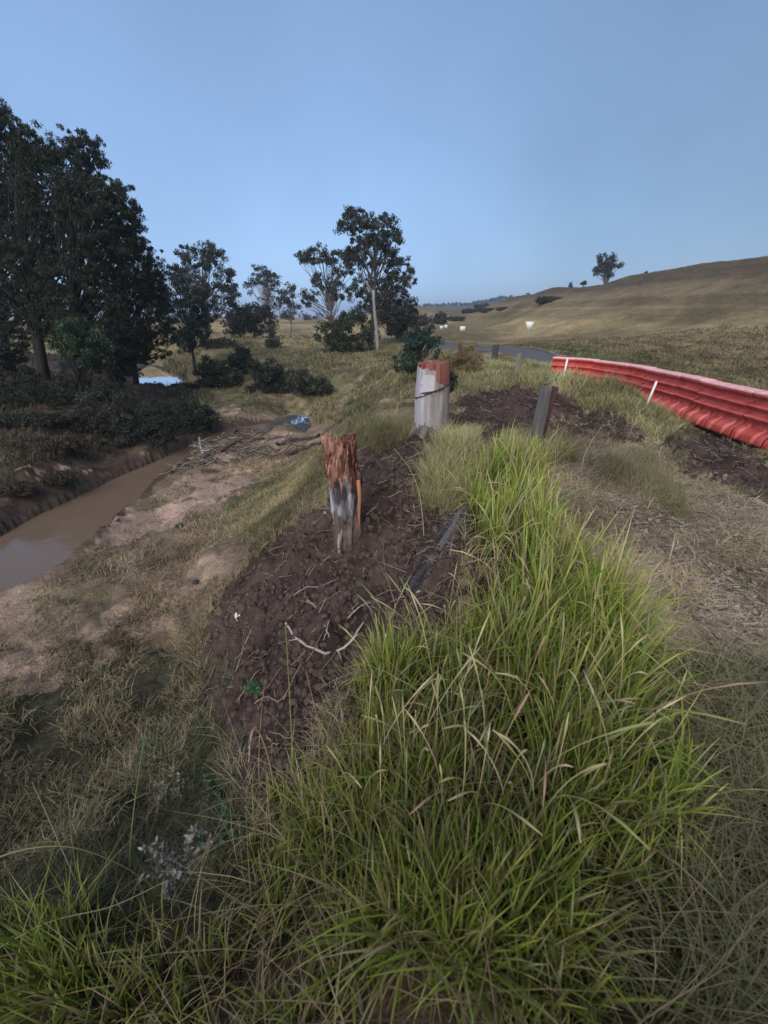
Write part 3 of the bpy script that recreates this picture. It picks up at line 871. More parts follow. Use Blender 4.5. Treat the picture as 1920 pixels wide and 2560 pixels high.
for lab, u, vb, Y, lobes, stn, tr_ in big:
    tree_px('creek_tree', lab, 'tree', u, vb, Y, lobes, 1100, 7.5, 80000, .115, DK, tr_, bark=(.025, .022, .022), stems=stn, spread=1.6, group=GL, droop=.6, slim=.28, start=.25)
tree_px('creek_tree', 'dark creek tree far behind the left frame edge, mostly hidden', 'tree', -120, 900, 30, [(-100,500,120,200,3),(-130,700,150,150,2)], 200, 20, 9000, .28, DK, .3, bark=(.025,.022,.022), group=GL, droop=.5)
tree_px('young_tree', 'lighter green young tree in front of the dark left-hand trunks', 'tree', 190, 990, 17, [(200,850,60,60,3),(235,890,45,40,1)], 70, 14, 5000, .13, (.04,.07,.035), .07, bark=(.03,.03,.03), droop=.6)
tree_px('weeping_tree', 'blue-green weeping tree hanging low between the dark mass and the field', 'tree', 480, 900, 36, [(450,790,65,90,3),(500,780,45,70,2),(440,720,40,60,1)], 260, 9, 15000, .2, (.033,.05,.045), .16, bark=(.03,.03,.03), droop=.9)
tree_px('gum_tree', 'open-crowned gum tree rising behind the weeping tree', 'tree', 515, 880, 46, [(500,640,55,34,2),(545,690,50,60,2.2),(460,695,40,40,1.2),(575,735,25,35,.7)], 150, 9, 9500, .24, EU, .2, bark=(.11,.10,.10))
tree_px('paddock_tree', 'left round dark tree with short trunk in the pale field', 'tree', 602, 856, 58, [(600,805,36,38,3)], 60, 11, 4200, .34, (.028,.036,.025), .22, droop=.5, group='two round dark paddock trees')
tree_px('paddock_tree', 'right round dark tree with short trunk in the pale field', 'tree', 636, 852, 60, [(650,800,36,36,3),(620,780,26,24,1)], 60, 11, 4200, .34, (.03,.038,.027), .2, droop=.5, group='two round dark paddock trees')
tree_px('shrub', 'slim grey-green shrub right of the paddock trees', 'shrub', 685, 880, 44, [(682,845,18,35,2)], 26, 10, 1300, .22, (.05,.06,.045), .07)
tree_px('gum_tree', 'sparse pale gum tree with thin limbs on the skyline, left of centre', 'tree', 672, 850, 66, [(660,690,38,28,2),(675,735,45,32,1.6),(630,712,20,18,.6),(715,760,22,30,.7)], 110, 7.5, 5200, .26, EU, .16, bark=(.22,.19,.18))
tree_px('gum_tree', 'small sparse gum tree between the two middle gums', 'tree', 728, 850, 74, [(725,735,22,26,1),(735,775,35,24,1)], 28, 10, 1500, .34, EU, .14, bark=(.2,.18,.17))
tree_px('gum_tree', 'gum tree with spreading curved limbs left of the tallest tree', 'tree', 832, 860, 52, [(790,640,45,28,2),(850,660,40,32,1.6),(810,700,45,24,1),(840,730,30,26,1),(765,650,22,20,.5),(770,745,25,22,.6)], 160, 8, 8200, .25, EU, .2, bark=(.14,.12,.11))
tree_px('gum_tree', 'tallest leafy gum tree standing in the middle of the view', 'tree', 925, 868, 42, [(880,555,40,36,1.5),(940,580,55,45,3),(985,610,30,60,1.4),(930,640,70,50,3),(1000,690,42,55,2.4),(985,760,55,60,3.2),(940,740,55,50,2.2),(1005,810,42,35,1.6),(880,640,25,40,1),(890,720,28,35,.8),(855,575,16,20,.3)], 520, 8.5, 32000, .2, (.038,.047,.035), .3, bark=(.10,.09,.085), droop=.5)
# the pale straight trunk in front of it
b0 = at(944, 872, 38); zg = ground_z(b0[0], b0[1]); zt = at(934, 725, 38)[2]; xt = at(934, 725, 38)[0] - b0[0]
r_ = empty('bare_tree', (b0[0], b0[1], zg), 'bare pale straight trunk in front of the tallest gum tree', 'tree')
g = Geo(); k = np.linspace(0, 1, 8)
g.tube(np.stack([xt * k + .05 * np.sin(k * 6), 0 * k, -.2 + (zt - zg + .2) * k], -1), .17 * (1 - .35 * k), 12, (.27, .26, .26)); g.build('trunk', M['bark'], r_, True)
g = Geo(); g.tube([(xt * .9, 0, (zt - zg) * .9), (xt - .5, .1, (zt - zg) * 1.08), (xt - 1.0, .1, (zt - zg) * 1.2)], [.09, .06, .02], 7, (.25, .23, .22)); g.build('branch', M['bark'], r_, True)
tree_px('bush', 'wide green bush spreading beneath the tallest gum tree', 'bush', 860, 880, 39, [(830,830,48,30,2),(885,815,45,40,3),(860,860,60,22,2),(920,840,28,40,1)], 110, 13, 8500, .22, (.04,.055,.03), .08, droop=.7, branch=False)
tree_px('bush', 'dark hanging bush behind the pale trunk, right of it', 'bush', 1000, 850, 45, [(990,790,42,45,2),(1020,800,25,35,1)], 60, 12, 3500, .26, (.028,.035,.026), .1, droop=.8)
tree_px('young_tree', 'bluish green young tree directly behind the thick stump', 'tree', 1045, 950, 15, [(1040,870,30,48,2),(1065,845,28,30,1.2),(1015,905,32,32,1.4),(1090,880,24,50,.8)], 110, 10, 8500, .085, (.03,.06,.045), .05, bark=(.05,.05,.045), droop=.2, slim=.3)
tree_px('bush', 'dry brown bush between the thick stump and the road', 'bush', 1150, 945, 13.5, [(1155,905,50,36,2),(1115,925,40,34,1)], 90, 12, 9000, .10, (.20,.15,.075), .02, droop=-.7, slim=.18, branch=False)
tree_px('hill_tree', 'lone gum tree on the skyline of the right-hand hill', 'tree', 1515, 706, 92, [(1520,650,30,18,2),(1500,672,20,14,.8),(1540,668,20,20,.9),(1500,690,12,8,.3),(1528,688,16,12,.4)], 46, 7, 2400, .42, (.045,.055,.04), .3, bark=(.10,.09,.09), start=.15, stems=2, spread=2.0)
tree_px('bush', 'round dark bush on the flank of the right-hand hill', 'bush', 1365, 800, 78, [(1365,775,30,20,2)], 36, 9, 2600, .42, (.03,.042,.03), .15)
for k, (u, v, s_, lab) in enumerate([(1425,728,12,'low shrub on the hill skyline left of the lone tree'),(1460,716,9,'small wind-bent shrub nearest the lone hill tree'),(1319,745,7,'tiny leaning shrub at the low end of the hill skyline'),
                                    (1615,690,6,'thin sapling on the skyline right of the lone hill tree'),(1292,753,6,'tiny dry sapling leftmost on the hill skyline')]):
    Y = {0: 105, 1: 100, 2: 150, 3: 84, 4: 165}[k]
    tree_px('hill_shrub', lab, 'shrub', u, v, Y, [(u, v - s_, s_ * .7, s_ * .8, 1)], 10, s_ * .35, 260, .35, (.04,.05,.035), .08, group='small shrubs along the hill skyline')
# trees round the distant bend
dist = [(1090,812,95,28,'distant dark tree at the road bend right of the tallest gum'),(1135,818,105,24,'distant grey tree beside the square white sign'),(1180,800,120,26,'distant round tree before the far ridge'),
        (1215,812,112,20,'distant low dark tree right of the square sign'),(1250,812,100,13,'distant small bush on the paddock edge'),(1040,820,85,30,'distant tree behind the bluish young tree'),(1205,780,150,20,'distant hazy tree high on the slope')]
for k, (u, v, Y, s_, lab) in enumerate(dist):
    tree_px('distant_tree', lab, 'tree', u, v + s_ * .8, Y, [(u, v - s_ * .1, s_, s_ * .8, 2), (u + s_ * .4, v - s_ * .6, s_ * .5, s_ * .4, 1)], 40, s_ * .28, 2200, .5, (.05,.052,.052) if k % 2 else (.04,.048,.045), .2, bark=(.2,.18,.17), group='distant trees round the road bend')

# creek-side bushes and undergrowth
bushes = [(470,1100,17.5,[(440,1035,68,38,2),(500,1055,45,38,2),(400,1065,50,35,1)],'large dark bush overhanging the far bank of the creek',(.03,.042,.03)),
          (300,1110,15.5,[(270,1030,90,60,2),(340,1070,60,45,1)],'low grey-green bush on the far bank left of the overhanging bush',(.045,.05,.038)),
          (560,985,27,[(530,935,42,34,2),(570,950,45,30,1.5)],'mid-green bush beyond the creek bend',(.042,.058,.035)),
          (610,940,30,[(605,905,26,28,2)],'small dark shrub rising behind the mid-green bush',(.025,.04,.03)),
          (690,1010,25,[(665,930,40,40,2),(700,960,50,42,2),(650,980,40,24,1)],'grey-green bush beside the bright pool',(.042,.05,.04)),
          (1090,960,10.5,[(1110,955,32,26,2)],'dark low bush right of the thick stump',(.03,.042,.03)),
          (60,1060,17,[(40,990,110,55,2),(100,1040,90,40,1)],'shadowy undergrowth bush below the forked tree',(.03,.035,.022)),
          (180,1050,19,[(190,1000,110,50,2)],'undergrowth bush below the single leaning trunk',(.035,.045,.028)),
          (120,1150,12.5,[(90,1120,60,25,2),(160,1110,40,20,1)],'dry bush on the lip of the far creek bank',(.07,.06,.045)),
          (50,1245,9.8,[(45,1225,40,16,2)],'brown grass bush hanging over the far bank edge',(.07,.058,.042)),
          (140,1215,10.8,[(150,1195,34,14,2)],'second brown grass bush hanging over the far bank edge',(.075,.06,.045)),
          (270,900,38,[(270,860,70,40,2)],'dark bush behind the creek trees',(.025,.033,.022)),
          (60,1130,14.5,[(30,1090,110,45,2),(120,1110,70,35,1)],'dark tangled bush along the top of the far creek bank at the left edge',(.03,.033,.022)),
          (330,1130,14.8,[(330,1090,75,40,2),(400,1080,50,35,1.4)],'dark tangled bush hanging to the water below the grey-green bush',(.03,.036,.025)),
          (210,1120,15.5,[(200,1070,80,45,2)],'dark tangled bush between the two lower left bushes',(.035,.036,.025)),
          (300,985,21,[(270,880,70,65,2),(300,910,35,40,.6)],'dense dark bush filling the gap below the right shoulder of the creek trees',(.02,.03,.02)),
          (60,990,19,[(0,860,60,60,1.5),(30,950,60,40,1)],'dense dark bush at the left frame edge under the tallest tree',(.02,.03,.02)),
          (750,1000,24,[(755,950,36,22,1),(800,965,30,18,1)],'low scrub patch on the slope behind the narrow stump',(.06,.065,.045)),
          (560,880,48,[(545,865,40,16,1),(700,870,0.1,0.1,0.01)],'low pale scrub in the field beside the paddock trees',(.07,.07,.05)),
          (400,990,26,[(385,1022,40,12,1),(470,1006,30,12,1)],'low bush in front of the small bright pool',(.035,.045,.03))]
for u, vb, Y, lobes, lab, col in bushes:
    tree_px('bush', lab, 'bush', u, vb, Y, lobes, 120, 11, 9500, .006 * Y, col, .03, droop=.3, group='bushes along the creek', bark=(.03,.03,.03), low=.05)

# wooded far ridge; distance haze is painted in as bluish hill and tree colours
ridge = []
for u, v, Y in [(900,772,520),(1000,770,520),(1060,768,520),(1120,765,500),(1170,764,500),(1210,757,520),(1240,749,540),(1262,752,540),(1285,764,540),(1330,768,540)]:
    ridge.append(at(u, v, Y))
ridge = np.array(ridge); L_ = []
for k, dzz in ((-90, -6), (-30, -1.2), (0, 0), (60, -3), (200, -14)):
    q = ridge.copy(); q[:, 1] += k; q[:, 2] = q[:, 2] + dzz if k >= 0 or k == -30 else -3; L_.append(q)
V = np.concatenate(L_); nn = len(ridge)
F = np.array([[i * nn + j, i * nn + j + 1, (i + 1) * nn + j + 1, (i + 1) * nn + j] for i in range(4) for j in range(nn - 1)])
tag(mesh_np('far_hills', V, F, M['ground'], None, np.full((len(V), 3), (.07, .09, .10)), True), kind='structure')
rx = np.interp(rng.uniform(0, nn - 1, 260), np.arange(nn), ridge[:, 0]); rz = np.interp(rx, ridge[:, 0], ridge[:, 2])
Cn = np.stack([rx, 510 + rng.uniform(-20, 20, 260), rz + rng.uniform(0, 2.6, 260)], -1)
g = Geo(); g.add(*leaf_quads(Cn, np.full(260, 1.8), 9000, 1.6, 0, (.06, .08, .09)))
tag(g.build('far_woodland', M['leaf']), 'faint bluish line of trees along the far ridge', 'woodland', kind='stuff')
# scattered far scrub along the left skyline
uu = rng.uniform(430, 800, 70); vv = rng.uniform(789, 800, 70)
Pn = np.array([at(a, b_, 190) for a, b_ in zip(uu, vv)])
g = Geo(); g.add(*leaf_quads(Pn, rng.uniform(.8, 2.2, 70), 5200, .9, 0, (.075, .075, .06)))
tag(g.build('far_woodland', M['leaf']), 'low dusky scrub along the left skyline behind the gum trees', 'woodland', kind='stuff')

# ------------------------------------------------------------------ grass, straw, litter
GREEN = [(.17,.24,.04),(.20,.27,.05),(.12,.20,.03),(.25,.28,.08)]
PALE = [(.46,.44,.20),(.54,.48,.27),(.38,.40,.16),(.58,.50,.33)]
STRAW = [(.42,.34,.22),(.50,.42,.29),(.33,.26,.17),(.27,.20,.13)]
OLIVE = [(.16,.17,.07),(.22,.20,.10),(.12,.14,.055),(.28,.24,.14)]

def field(name, P, n_, hr, wr, colsA, colsB, bend=(.1, .6), droop=(0, .3), power=2.0, rmin=0, clump=0.0, segs=3, label=None, cat='grass', wscale=0.0, az0=None, mask=None, up=0.0):
    xy = scatter(P, n_, rmin, power)
    if clump > 0:
        r = np.hypot(xy[:, 0], xy[:, 1])
        f = clump_freq(r)
        keep = fbm(xy[:, 0] * f, xy[:, 1] * f, 12.0, 3) > rng.uniform(-1, 1, len(xy)) * (1 - clump) - .15 + clump * .25
        xy = xy[keep]
    if mask is not None: xy = xy[mask(xy)]
    wd = ~(inside(xy[:, 0], xy[:, 1], creek) | inside(xy[:, 0], xy[:, 1], pool) | inside(xy[:, 0], xy[:, 1], brook)); xy = xy[wd]
    k = len(xy)
    r = np.hypot(xy[:, 0], xy[:, 1])
    z = H(xy[:, 0], xy[:, 1])
    h = rng.uniform(*hr, k) * (1 + .35 * np.clip(fbm(xy[:, 0] * 1.3, xy[:, 1] * 1.3, 7.0, 2), -1, 1))
    w = rng.uniform(*wr, k) + wscale * r
    az = rng.uniform(0, 2 * np.pi, k) if az0 is None else az0 + rng.normal(0, .8, k)
    tone = (1 + .5 * fbm(xy[:, 0] * .9, xy[:, 1] * .9, 21.0, 3))[:, None]
    V, F, C = blades(np.c_[xy, z - .01], h, w, az, rng.uniform(*bend, k), rng.uniform(*droop, k), pick(colsA, k) * tone, pick(colsB, k) * tone, segs)
    return tag(mesh_np(name, V, F, M['blade'], None, C), label, cat, kind='stuff')

def clump_freq(r): return 6.0 / (1.5 + .25 * r)

# 1 the tall green grass on the crest: roots fan out of tussocks
def tall_grass():
    cen = scatter(TALL, 900, .35, 1.15)
    ck = fbm(cen[:, 0] * 2.0, cen[:, 1] * 2.0, 31.0, 3) > -.55; cen = cen[ck]
    own = rng.integers(0, len(cen), 21000)
    rc = (.035 + .02 * np.hypot(cen[:, 0], cen[:, 1]))[own]
    off = rng.normal(0, 1, (21000, 2)) * rc[:, None] * .8
    xy = cen[own] + off
    tus = rng.uniform(-1, 1, len(cen))[own]; taz = rng.uniform(0, 6.28, len(cen))[own]
    m0 = (np.hypot(xy[:, 0], xy[:, 1]) > .45) & inside(xy[:, 0], xy[:, 1], TALL); xy, tus, taz, off = xy[m0], tus[m0], taz[m0], off[m0]
    d = edge_dist(xy[:, 0], xy[:, 1], TALL)
    keep = rng.uniform(0, 1, len(xy)) < np.clip(.25 + d / .25, 0, 1) * np.clip(1.15 + xy[:, 0] * 1.3, .38, 1); xy, tus, taz, off = xy[keep], tus[keep], taz[keep], off[keep]
    k = len(xy); r = np.hypot(xy[:, 0], xy[:, 1]); z = H(xy[:, 0], xy[:, 1])
    e = edge_dist(xy[:, 0], xy[:, 1], TALL)
    c1 = fbm(xy[:, 0] * 2.2, xy[:, 1] * 2.2, 31.0, 3)
    near = np.clip((r - .9) / 1.3, 0, 1)
    h = rng.uniform(.32, .74, k) * (1 + .25 * c1 + .22 * tus) * (.55 + .45 * near) * np.clip(.55 + e * 1.2, 0, 1)
    w = rng.uniform(.008, .020, k) * (.75 + .12 * np.clip(r, 0, 4))
    az = np.arctan2(off[:, 1], off[:, 0]) + rng.normal(0, .6, k)
    dry = rng.uniform(0, 1, k) + .3 * c1 + .12 * tus < .16
    A_ = np.where(dry[:, None], pick(PALE, k), pick(GREEN, k))
    B_ = np.where(dry[:, None], pick([(.58,.52,.32),(.5,.46,.24)], k), pick([(.50,.54,.13),(.36,.46,.07),(.60,.56,.24),(.26,.38,.06)], k))
    dim = np.clip((r - .7) / 1.9, 0, 1)[:, None]; dl = np.clip((xy[:, 0] + 1.2) / 1.3, 0, 1)[:, None]  # lens edge shading put into the blade colours, near the viewer and left
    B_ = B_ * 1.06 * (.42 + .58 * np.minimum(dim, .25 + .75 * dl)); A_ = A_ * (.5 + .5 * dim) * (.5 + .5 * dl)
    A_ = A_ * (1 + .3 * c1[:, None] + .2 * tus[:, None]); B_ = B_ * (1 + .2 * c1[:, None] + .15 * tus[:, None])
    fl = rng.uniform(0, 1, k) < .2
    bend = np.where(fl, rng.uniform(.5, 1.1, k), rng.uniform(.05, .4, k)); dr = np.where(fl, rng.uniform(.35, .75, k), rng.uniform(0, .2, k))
    V, F, C = blades(np.c_[xy, z - .02], h, w, az, bend, dr, A_ * .38, B_, 5)  # feet of blades darkened to put tussock shade into their colour
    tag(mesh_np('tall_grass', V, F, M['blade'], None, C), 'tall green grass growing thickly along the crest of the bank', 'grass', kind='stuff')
tall_grass()

# 2 dead thatch between the green stems
field('dead_grass_stems', TALL, 1300, (.15, .5), (.003, .006), [(.25,.2,.12),(.3,.24,.15)], [(.36,.29,.18),(.28,.22,.14)], (.3, 1.6), (.2, .85), 1.3, .35, segs=4, label='dry dead stems tangled among the tall green grass')

# 3 pale tufts round the stumps
PT = [wpoly(p) for p in ([(1080,1140),(1110,1070),(1200,1080),(1200,1180),(1180,1250),(1100,1290),(1040,1250),(1060,1180)],
                         [(880,1120),(900,1060),(1000,1050),(1040,1080),(1000,1130),(930,1150)],
                         [(1230,1120),(1300,1080),(1420,1100),(1440,1160),(1330,1180)])]
for P, n_, lab in zip(PT, (4200, 3000, 2600), ('pale tufts of half-dry grass at the head of the earth slope', 'pale green tuft of grass at the foot of the thick stump', 'straw-coloured tufts in front of the grey timber post')):
    field('pale_grass', P, n_, (.22, .46), (.004, .008), OLIVE + [(.25,.30,.12)], PALE, (.2, .9), (.1, .6), 1.0, segs=4, label=lab)

# 4 verge: straw mat, standing dry tufts, leaves
VG2 = wpoly([(1230,1100),(1440,1030),(1560,1040),(1650,1110),(1760,1220),(1950,1270),(2100,1500),(2150,2000),(2100,2650),(1560,2700),(1740,2150),(1660,1700),(1420,1420),(1380,1200)])
field('straw_mat', VG2, 80000, (.02, .075), (.003, .006), STRAW, [(.78,.68,.50),(.66,.56,.40),(.46,.36,.25),(.20,.14,.10)], (1.5, 5), (.3, .95), 1.2, .5, segs=3, wscale=.0015, mask=lambda q: q[:, 1] + .35 * fbm(q[:, 0] * 2, q[:, 1] * 2, 3.0) > 1.75, label='flattened mat of dry straw over the verge')
field('verge_grass', VG2, 10000, (.08, .26), (.003, .006), STRAW + OLIVE, STRAW + PALE, (.3, 1.5), (.1, .8), 1.4, .5, clump=.45, segs=3, wscale=.0009, mask=lambda q: q[:, 1] > 1.9, label='thin dry grass standing on the verge beside the barrier')
VR = wpoly([(1500,1150),(1620,1130),(1700,1230),(1740,1330),(1640,1260),(1500,1200)])
field('feathery_grass', VR, 2600, (.14, .36), (.002, .004), [(.25,.24,.12),(.3,.27,.15)], [(.38,.35,.2),(.30,.30,.14)], (.3, .9), (.1, .5), 1.0, segs=3, label='feathery yellow-green grass tuft on the verge left of the bare earth')
VR2 = wpoly([(1590,1750),(1700,1650),(1950,1650),(2100,2300),(2050,2650),(1600,2650),(1700,2250)])
field('coarse_grass', VR2, 2600, (.18, .45), (.003, .007), [(.12,.11,.06),(.09,.10,.05)], [(.25,.21,.13),(.20,.22,.11)], (.4, 1.6), (.2, .8), 1.0, .4, segs=4, label='coarse half-dry grass at the right edge close to the viewer')

# grass between mound and barrier, and up to the road
BG = wpoly([(1240,905),(1390,915),(1430,945),(1500,960),(1600,985),(1700,1040),(1730,1070),(1640,1110),(1540,1030),(1400,985),(1300,960),(1150,1000),(1110,970),(1140,930)])
field('bank_grass', BG, 17000, (.10, .32), (.004, .008), [(.22,.22,.10),(.28,.25,.14),(.2,.22,.1)], PALE, (.2, 1.0), (.1, .6), 1.2, segs=3, wscale=.0007, label='pale matted grass between the earth mound and the barrier')

HG = wpoly([(1370,925),(1400,915),(1470,930),(1560,955),(1600,985),(1590,1000),(1500,975),(1420,955)])
field('heaped_grass', HG, 4200, (.22, .48), (.004, .009), [(.24,.24,.11),(.3,.27,.15)], PALE, (.2, 1.0), (.1, .6), 0.5, segs=3, wscale=.0009, label='long pale grass heaped against the foot of the far barrier units')

# 5 flat by the creek
FL = wpoly([(-300,1700),(-200,1600),(0,1510),(120,1460),(300,1330),(420,1210),(520,1130),(620,1100),(760,1100),(830,1120),(800,1250),(700,1340),(560,1480),(520,1640),(500,1800),(400,2050),(0,2200),(-300,2300)])
sand_mask = lambda xy: ~(np.any([inside(xy[:, 0], xy[:, 1], P) for P in SAND], 0) & (rng.uniform(0, 1, len(xy)) < .85))
field('flat_grass', FL, 60000, (.05, .19), (.004, .008), [(.22,.18,.10),(.28,.22,.14),(.16,.14,.075),(.33,.26,.18)], [(.36,.29,.19),(.27,.25,.13),(.42,.34,.25),(.22,.19,.10)], (.2, 1.4), (.1, .7), 1.6, clump=.42, segs=2, wscale=.0014, mask=sand_mask, label='short olive grass over the flat beside the creek')
field('fresh_grass', GREENFLAT, 9000, (.05, .14), (.005, .008), [(.19,.20,.08),(.24,.23,.11)], [(.29,.28,.14),(.33,.30,.18)], (.2, 1.2), (.1, .6), 1.0, segs=2, wscale=.0012, label='fresher yellow-green grass on the flat at the foot of the earth slope')
LL = wpoly([(-200,1750),(100,1650),(420,1600),(520,1700),(560,1900),(620,2050),(560,2250),(100,2300),(-250,2400)])
field('hollow_grass', LL, 24000, (.06, .22), (.004, .008), [(.045,.06,.03),(.06,.065,.035),(.04,.05,.03)], [(.11,.11,.06),(.08,.10,.05),(.16,.14,.10)], (.3, 1.4), (.1, .7), 1.4, clump=.3, segs=3, label='dark grass in the hollow below the bank')  # darker blades than on the flat

# 6 far slopes
FA = wpoly([(460,1000),(400,900),(480,850),(620,830),(780,840),(1000,850),(1080,880),(1120,930),(1060,1040),(900,1090),(820,1060),(700,1030),(560,1060)])
field('slope_grass', FA, 52000, (.14, .45), (.004, .009), OLIVE, [(.30,.27,.16),(.21,.20,.12),(.38,.33,.21),(.13,.13,.075)], (.2, 1.3), (.1, .7), 1.6, clump=.35, segs=2, wscale=.0016, label='rough tufted grass over the slope beyond the stumps')
FB = wpoly([(0,1230),(250,1150),(420,1120),(560,1060),(480,900),(200,880),(-200,880),(-300,1200)])
field('undergrowth', FB, 22000, (.15, .5), (.004, .008), [(.05,.055,.03),(.08,.07,.045)], [(.10,.095,.055),(.14,.115,.08),(.07,.08,.04)], (.2, 1.3), (.1, .7), 1.5, clump=.3, segs=2, wscale=.0016, label='dark rank grass under the creek trees')
FC = np.array([(12.5,9),(15,5),(30,10),(34,16),(32,26),(26,34),(16,40),(8,42),(6,42),(10,34),(12.8,26),(13.6,16)], float)
def road_mask(xy): return ~inside(xy[:, 0], xy[:, 1], np.array([(8,0),(12.4,0),(12.2,6),(11.6,12),(11.0,18),(10.6,25),(9.2,32),(6.5,41),(4.5,55),(0.5,55),(2.5,39),(5.2,30),(6.6,23),(7,18)], float))
field('hill_grass', FC, 52000, (.10, .26), (.004, .01), [(.20,.165,.09),(.24,.19,.11),(.15,.13,.07)], [(.28,.23,.13),(.22,.18,.10),(.32,.27,.16),(.16,.14,.08)], (.2, 1.3), (.1, .6), 1.75, 8, clump=0, segs=2, wscale=.0014, mask=road_mask, label='dry rough grass over the right-hand hillside')
RV = np.array([(12.4,2),(15,3),(16,14),(15,24),(11,30),(11.0,22),(11.3,16),(12.1,9)], float)
field('roadside_grass', RV, 7000, (.15, .35), (.005, .01), [(.07,.10,.035),(.10,.12,.045)], [(.12,.15,.06),(.16,.17,.08)], (.2, 1.0), (.1, .6), 1.0, 2, segs=2, wscale=.0012, label='green grass along the far edge of the road')

# seed-head stalks over the tall grass
def stalks(name, P, n_, hr, label, cols):
    xy = scatter(P, n_, .8, 1.0); g = Geo()
    z = H(xy[:, 0], xy[:, 1])
    for (x, y), z_ in zip(xy, z):
        a = rng.uniform(0, 2 * np.pi); h = rng.uniform(*hr); bn = rng.uniform(.05, .6); dr = rng.uniform(0, .45)
        t = np.linspace(0, 1, 9)
        pts = np.stack([x + np.cos(a) * h * bn * t ** 2, y + np.sin(a) * h * bn * t ** 2, z_ + h * (t - dr * t ** 3)], -1)
        c = np.array(cols[rng.integers(0, len(cols))]) * rng.uniform(.8, 1.15)
        rr = np.where(t < .78, .002, .0052); rr[-1] = .001
        g.tube(pts, rr, 5, c)
    return tag(g.build(name, M['blade'], None, True), label, 'grass', kind='stuff')
SH = wpoly([(820,1900),(960,1640),(1180,1540),(1180,1280),(1370,1180),(1420,1400),(1620,1550),(1640,1900),(1400,2100),(900,2150)])
stalks('grass_seed_stalks', SH, 260, (.5, .78), 'thin seed-bearing stalks standing above the tall grass', PALE + [(.5,.33,.24),(.22,.3,.14)])

# named, individually visible blades and stalks close to the viewer
def stalk(label, pts_uvd, r0, col, seed_from=None, name='grass_stalk', cat='grass stalk', hairy=True, tipcol=None):
    """pts: (u, v, Y) along the stalk from its foot to its tip"""
    P = at(*np.array(pts_uvd, float).T)
    o0 = P[0].copy(); o0[2] = ground_z(o0[0], o0[1])
    P = np.concatenate([[o0 + (P[0] - o0) * 0], P]) if P[0][2] > o0[2] + .03 else P
    k = len(P); t = np.linspace(0, 1, k); ts = np.linspace(0, 1, 28)
    Q = np.stack([np.interp(ts, t, P[:, j]) for j in range(3)], -1)
    for _ in range(5): Q[1:-1] = (Q[:-2] + 2 * Q[1:-1] + Q[2:]) / 4
    Q = Q - o0
    r_ = empty(name, o0, label, cat, 'individual tall stalks near the viewer')
    tc_ = np.array(tipcol if tipcol else col)
    rr = r0 * (1 - .75 * ts)
    C = lerp3(col, tc_, ts)
    g = Geo(); V, F = tube(Q, rr, 6); g.add(V, F, np.repeat(C, 6, 0)); g.build('stem', M['blade'], r_, True)
    if seed_from is not None:
        g = Geo(); i0 = int(seed_from * 27)
        for i in range(i0, 27):
            for q in range(14 if hairy else 6):
                b_ = Q[i] + (Q[i + 1] - Q[i]) * rng.random(); d = rng.normal(size=3); d /= np.linalg.norm(d)
                T_ = Q[i + 1] - Q[i]; T_ /= np.linalg.norm(T_)
                e = b_ + d * r0 * 1.5 + T_ * r0 * 2.6; s_ = np.cross(d, T_) * r0 * .35
                g.add([b_ - s_, b_ + s_, e], [[0, 1, 2]], tc_ * rng.uniform(.8, 1.2))
        g.build('seed_head', M['blade'], r_)
    return r_
stalk('pinkish dry stalk hooked over like a cane above the lower slope', [(655,2060,1.75),(648,1960,1.7),(600,1860,1.65),(572,1808,1.62)][:0] + [(700,2080,1.45),(690,1990,1.45),(672,1890,1.42),(650,1830,1.40),(637,1818,1.38),(626,1840,1.36),(622,1905,1.34)], .0075, (.22,.24,.08), .6, tipcol=(.55,.38,.33))
stalk('upright yellow-green seed stalk left of the dead root', [(745,2150,1.5),(738,1980,1.52),(730,1850,1.53),(722,1700,1.55),(714,1570,1.57)], .006, (.2,.27,.08), .35, tipcol=(.36,.40,.16))
stalk('tall green seed stalk standing alone over the dark hollow', [(330,2230,1.25),(325,2120,1.27),(335,2020,1.28),(352,1900,1.3),(368,1800,1.32)], .0065, (.14,.24,.08), .25, tipcol=(.25,.34,.15))
stalk('grey-green blade leaning left at the far left', [(190,2200,1.2),(150,2110,1.22),(115,2030,1.24),(80,1955,1.25)], .007, (.2,.26,.15), tipcol=(.38,.42,.33))
stalk('thin upright stalk beside the leaning grey-green blade', [(200,2230,1.25),(180,2100,1.27),(170,1990,1.3),(172,1945,1.3)], .004, (.2,.24,.12), .5, tipcol=(.33,.36,.26))
stalk('orange-tinted stalk leaning right of the upright seed stalk', [(850,2150,1.45),(835,1990,1.46),(800,1820,1.48),(765,1680,1.5)], .0055, (.24,.24,.09), .5, tipcol=(.5,.33,.2))
stalk('green seed stalk rising above the dark plank', [(960,1800,2.1),(950,1650,2.12),(945,1590,2.14),(948,1520,2.15)], .008, (.15,.24,.06), .4, tipcol=(.28,.36,.14))
stalk('bright green seed stalk upright in the thickest grass', [(1280,2050,1.7),(1300,1870,1.72),(1312,1700,1.74),(1320,1570,1.76)], .0065, (.14,.26,.08), .3, tipcol=(.26,.38,.16))
stalk('long pale blade arching right across the thickest grass', [(1180,2100,1.5),(1240,1800,1.55),(1290,1620,1.6),(1380,1545,1.62),(1500,1640,1.6),(1560,1800,1.56)], .005, (.25,.29,.12), tipcol=(.48,.42,.30))
stalk('cream dry blade standing upright low in the thick grass', [(1340,2200,1.25),(1355,2080,1.27),(1370,1960,1.3),(1385,1830,1.32)], .006, (.35,.34,.2), .6, tipcol=(.55,.50,.38))
stalk('stout green blade crossing diagonally on the right', [(1560,2500,1.0),(1510,2250,1.1),(1430,1960,1.25),(1350,1740,1.35)], .006, (.18,.26,.13), tipcol=(.33,.40,.25))
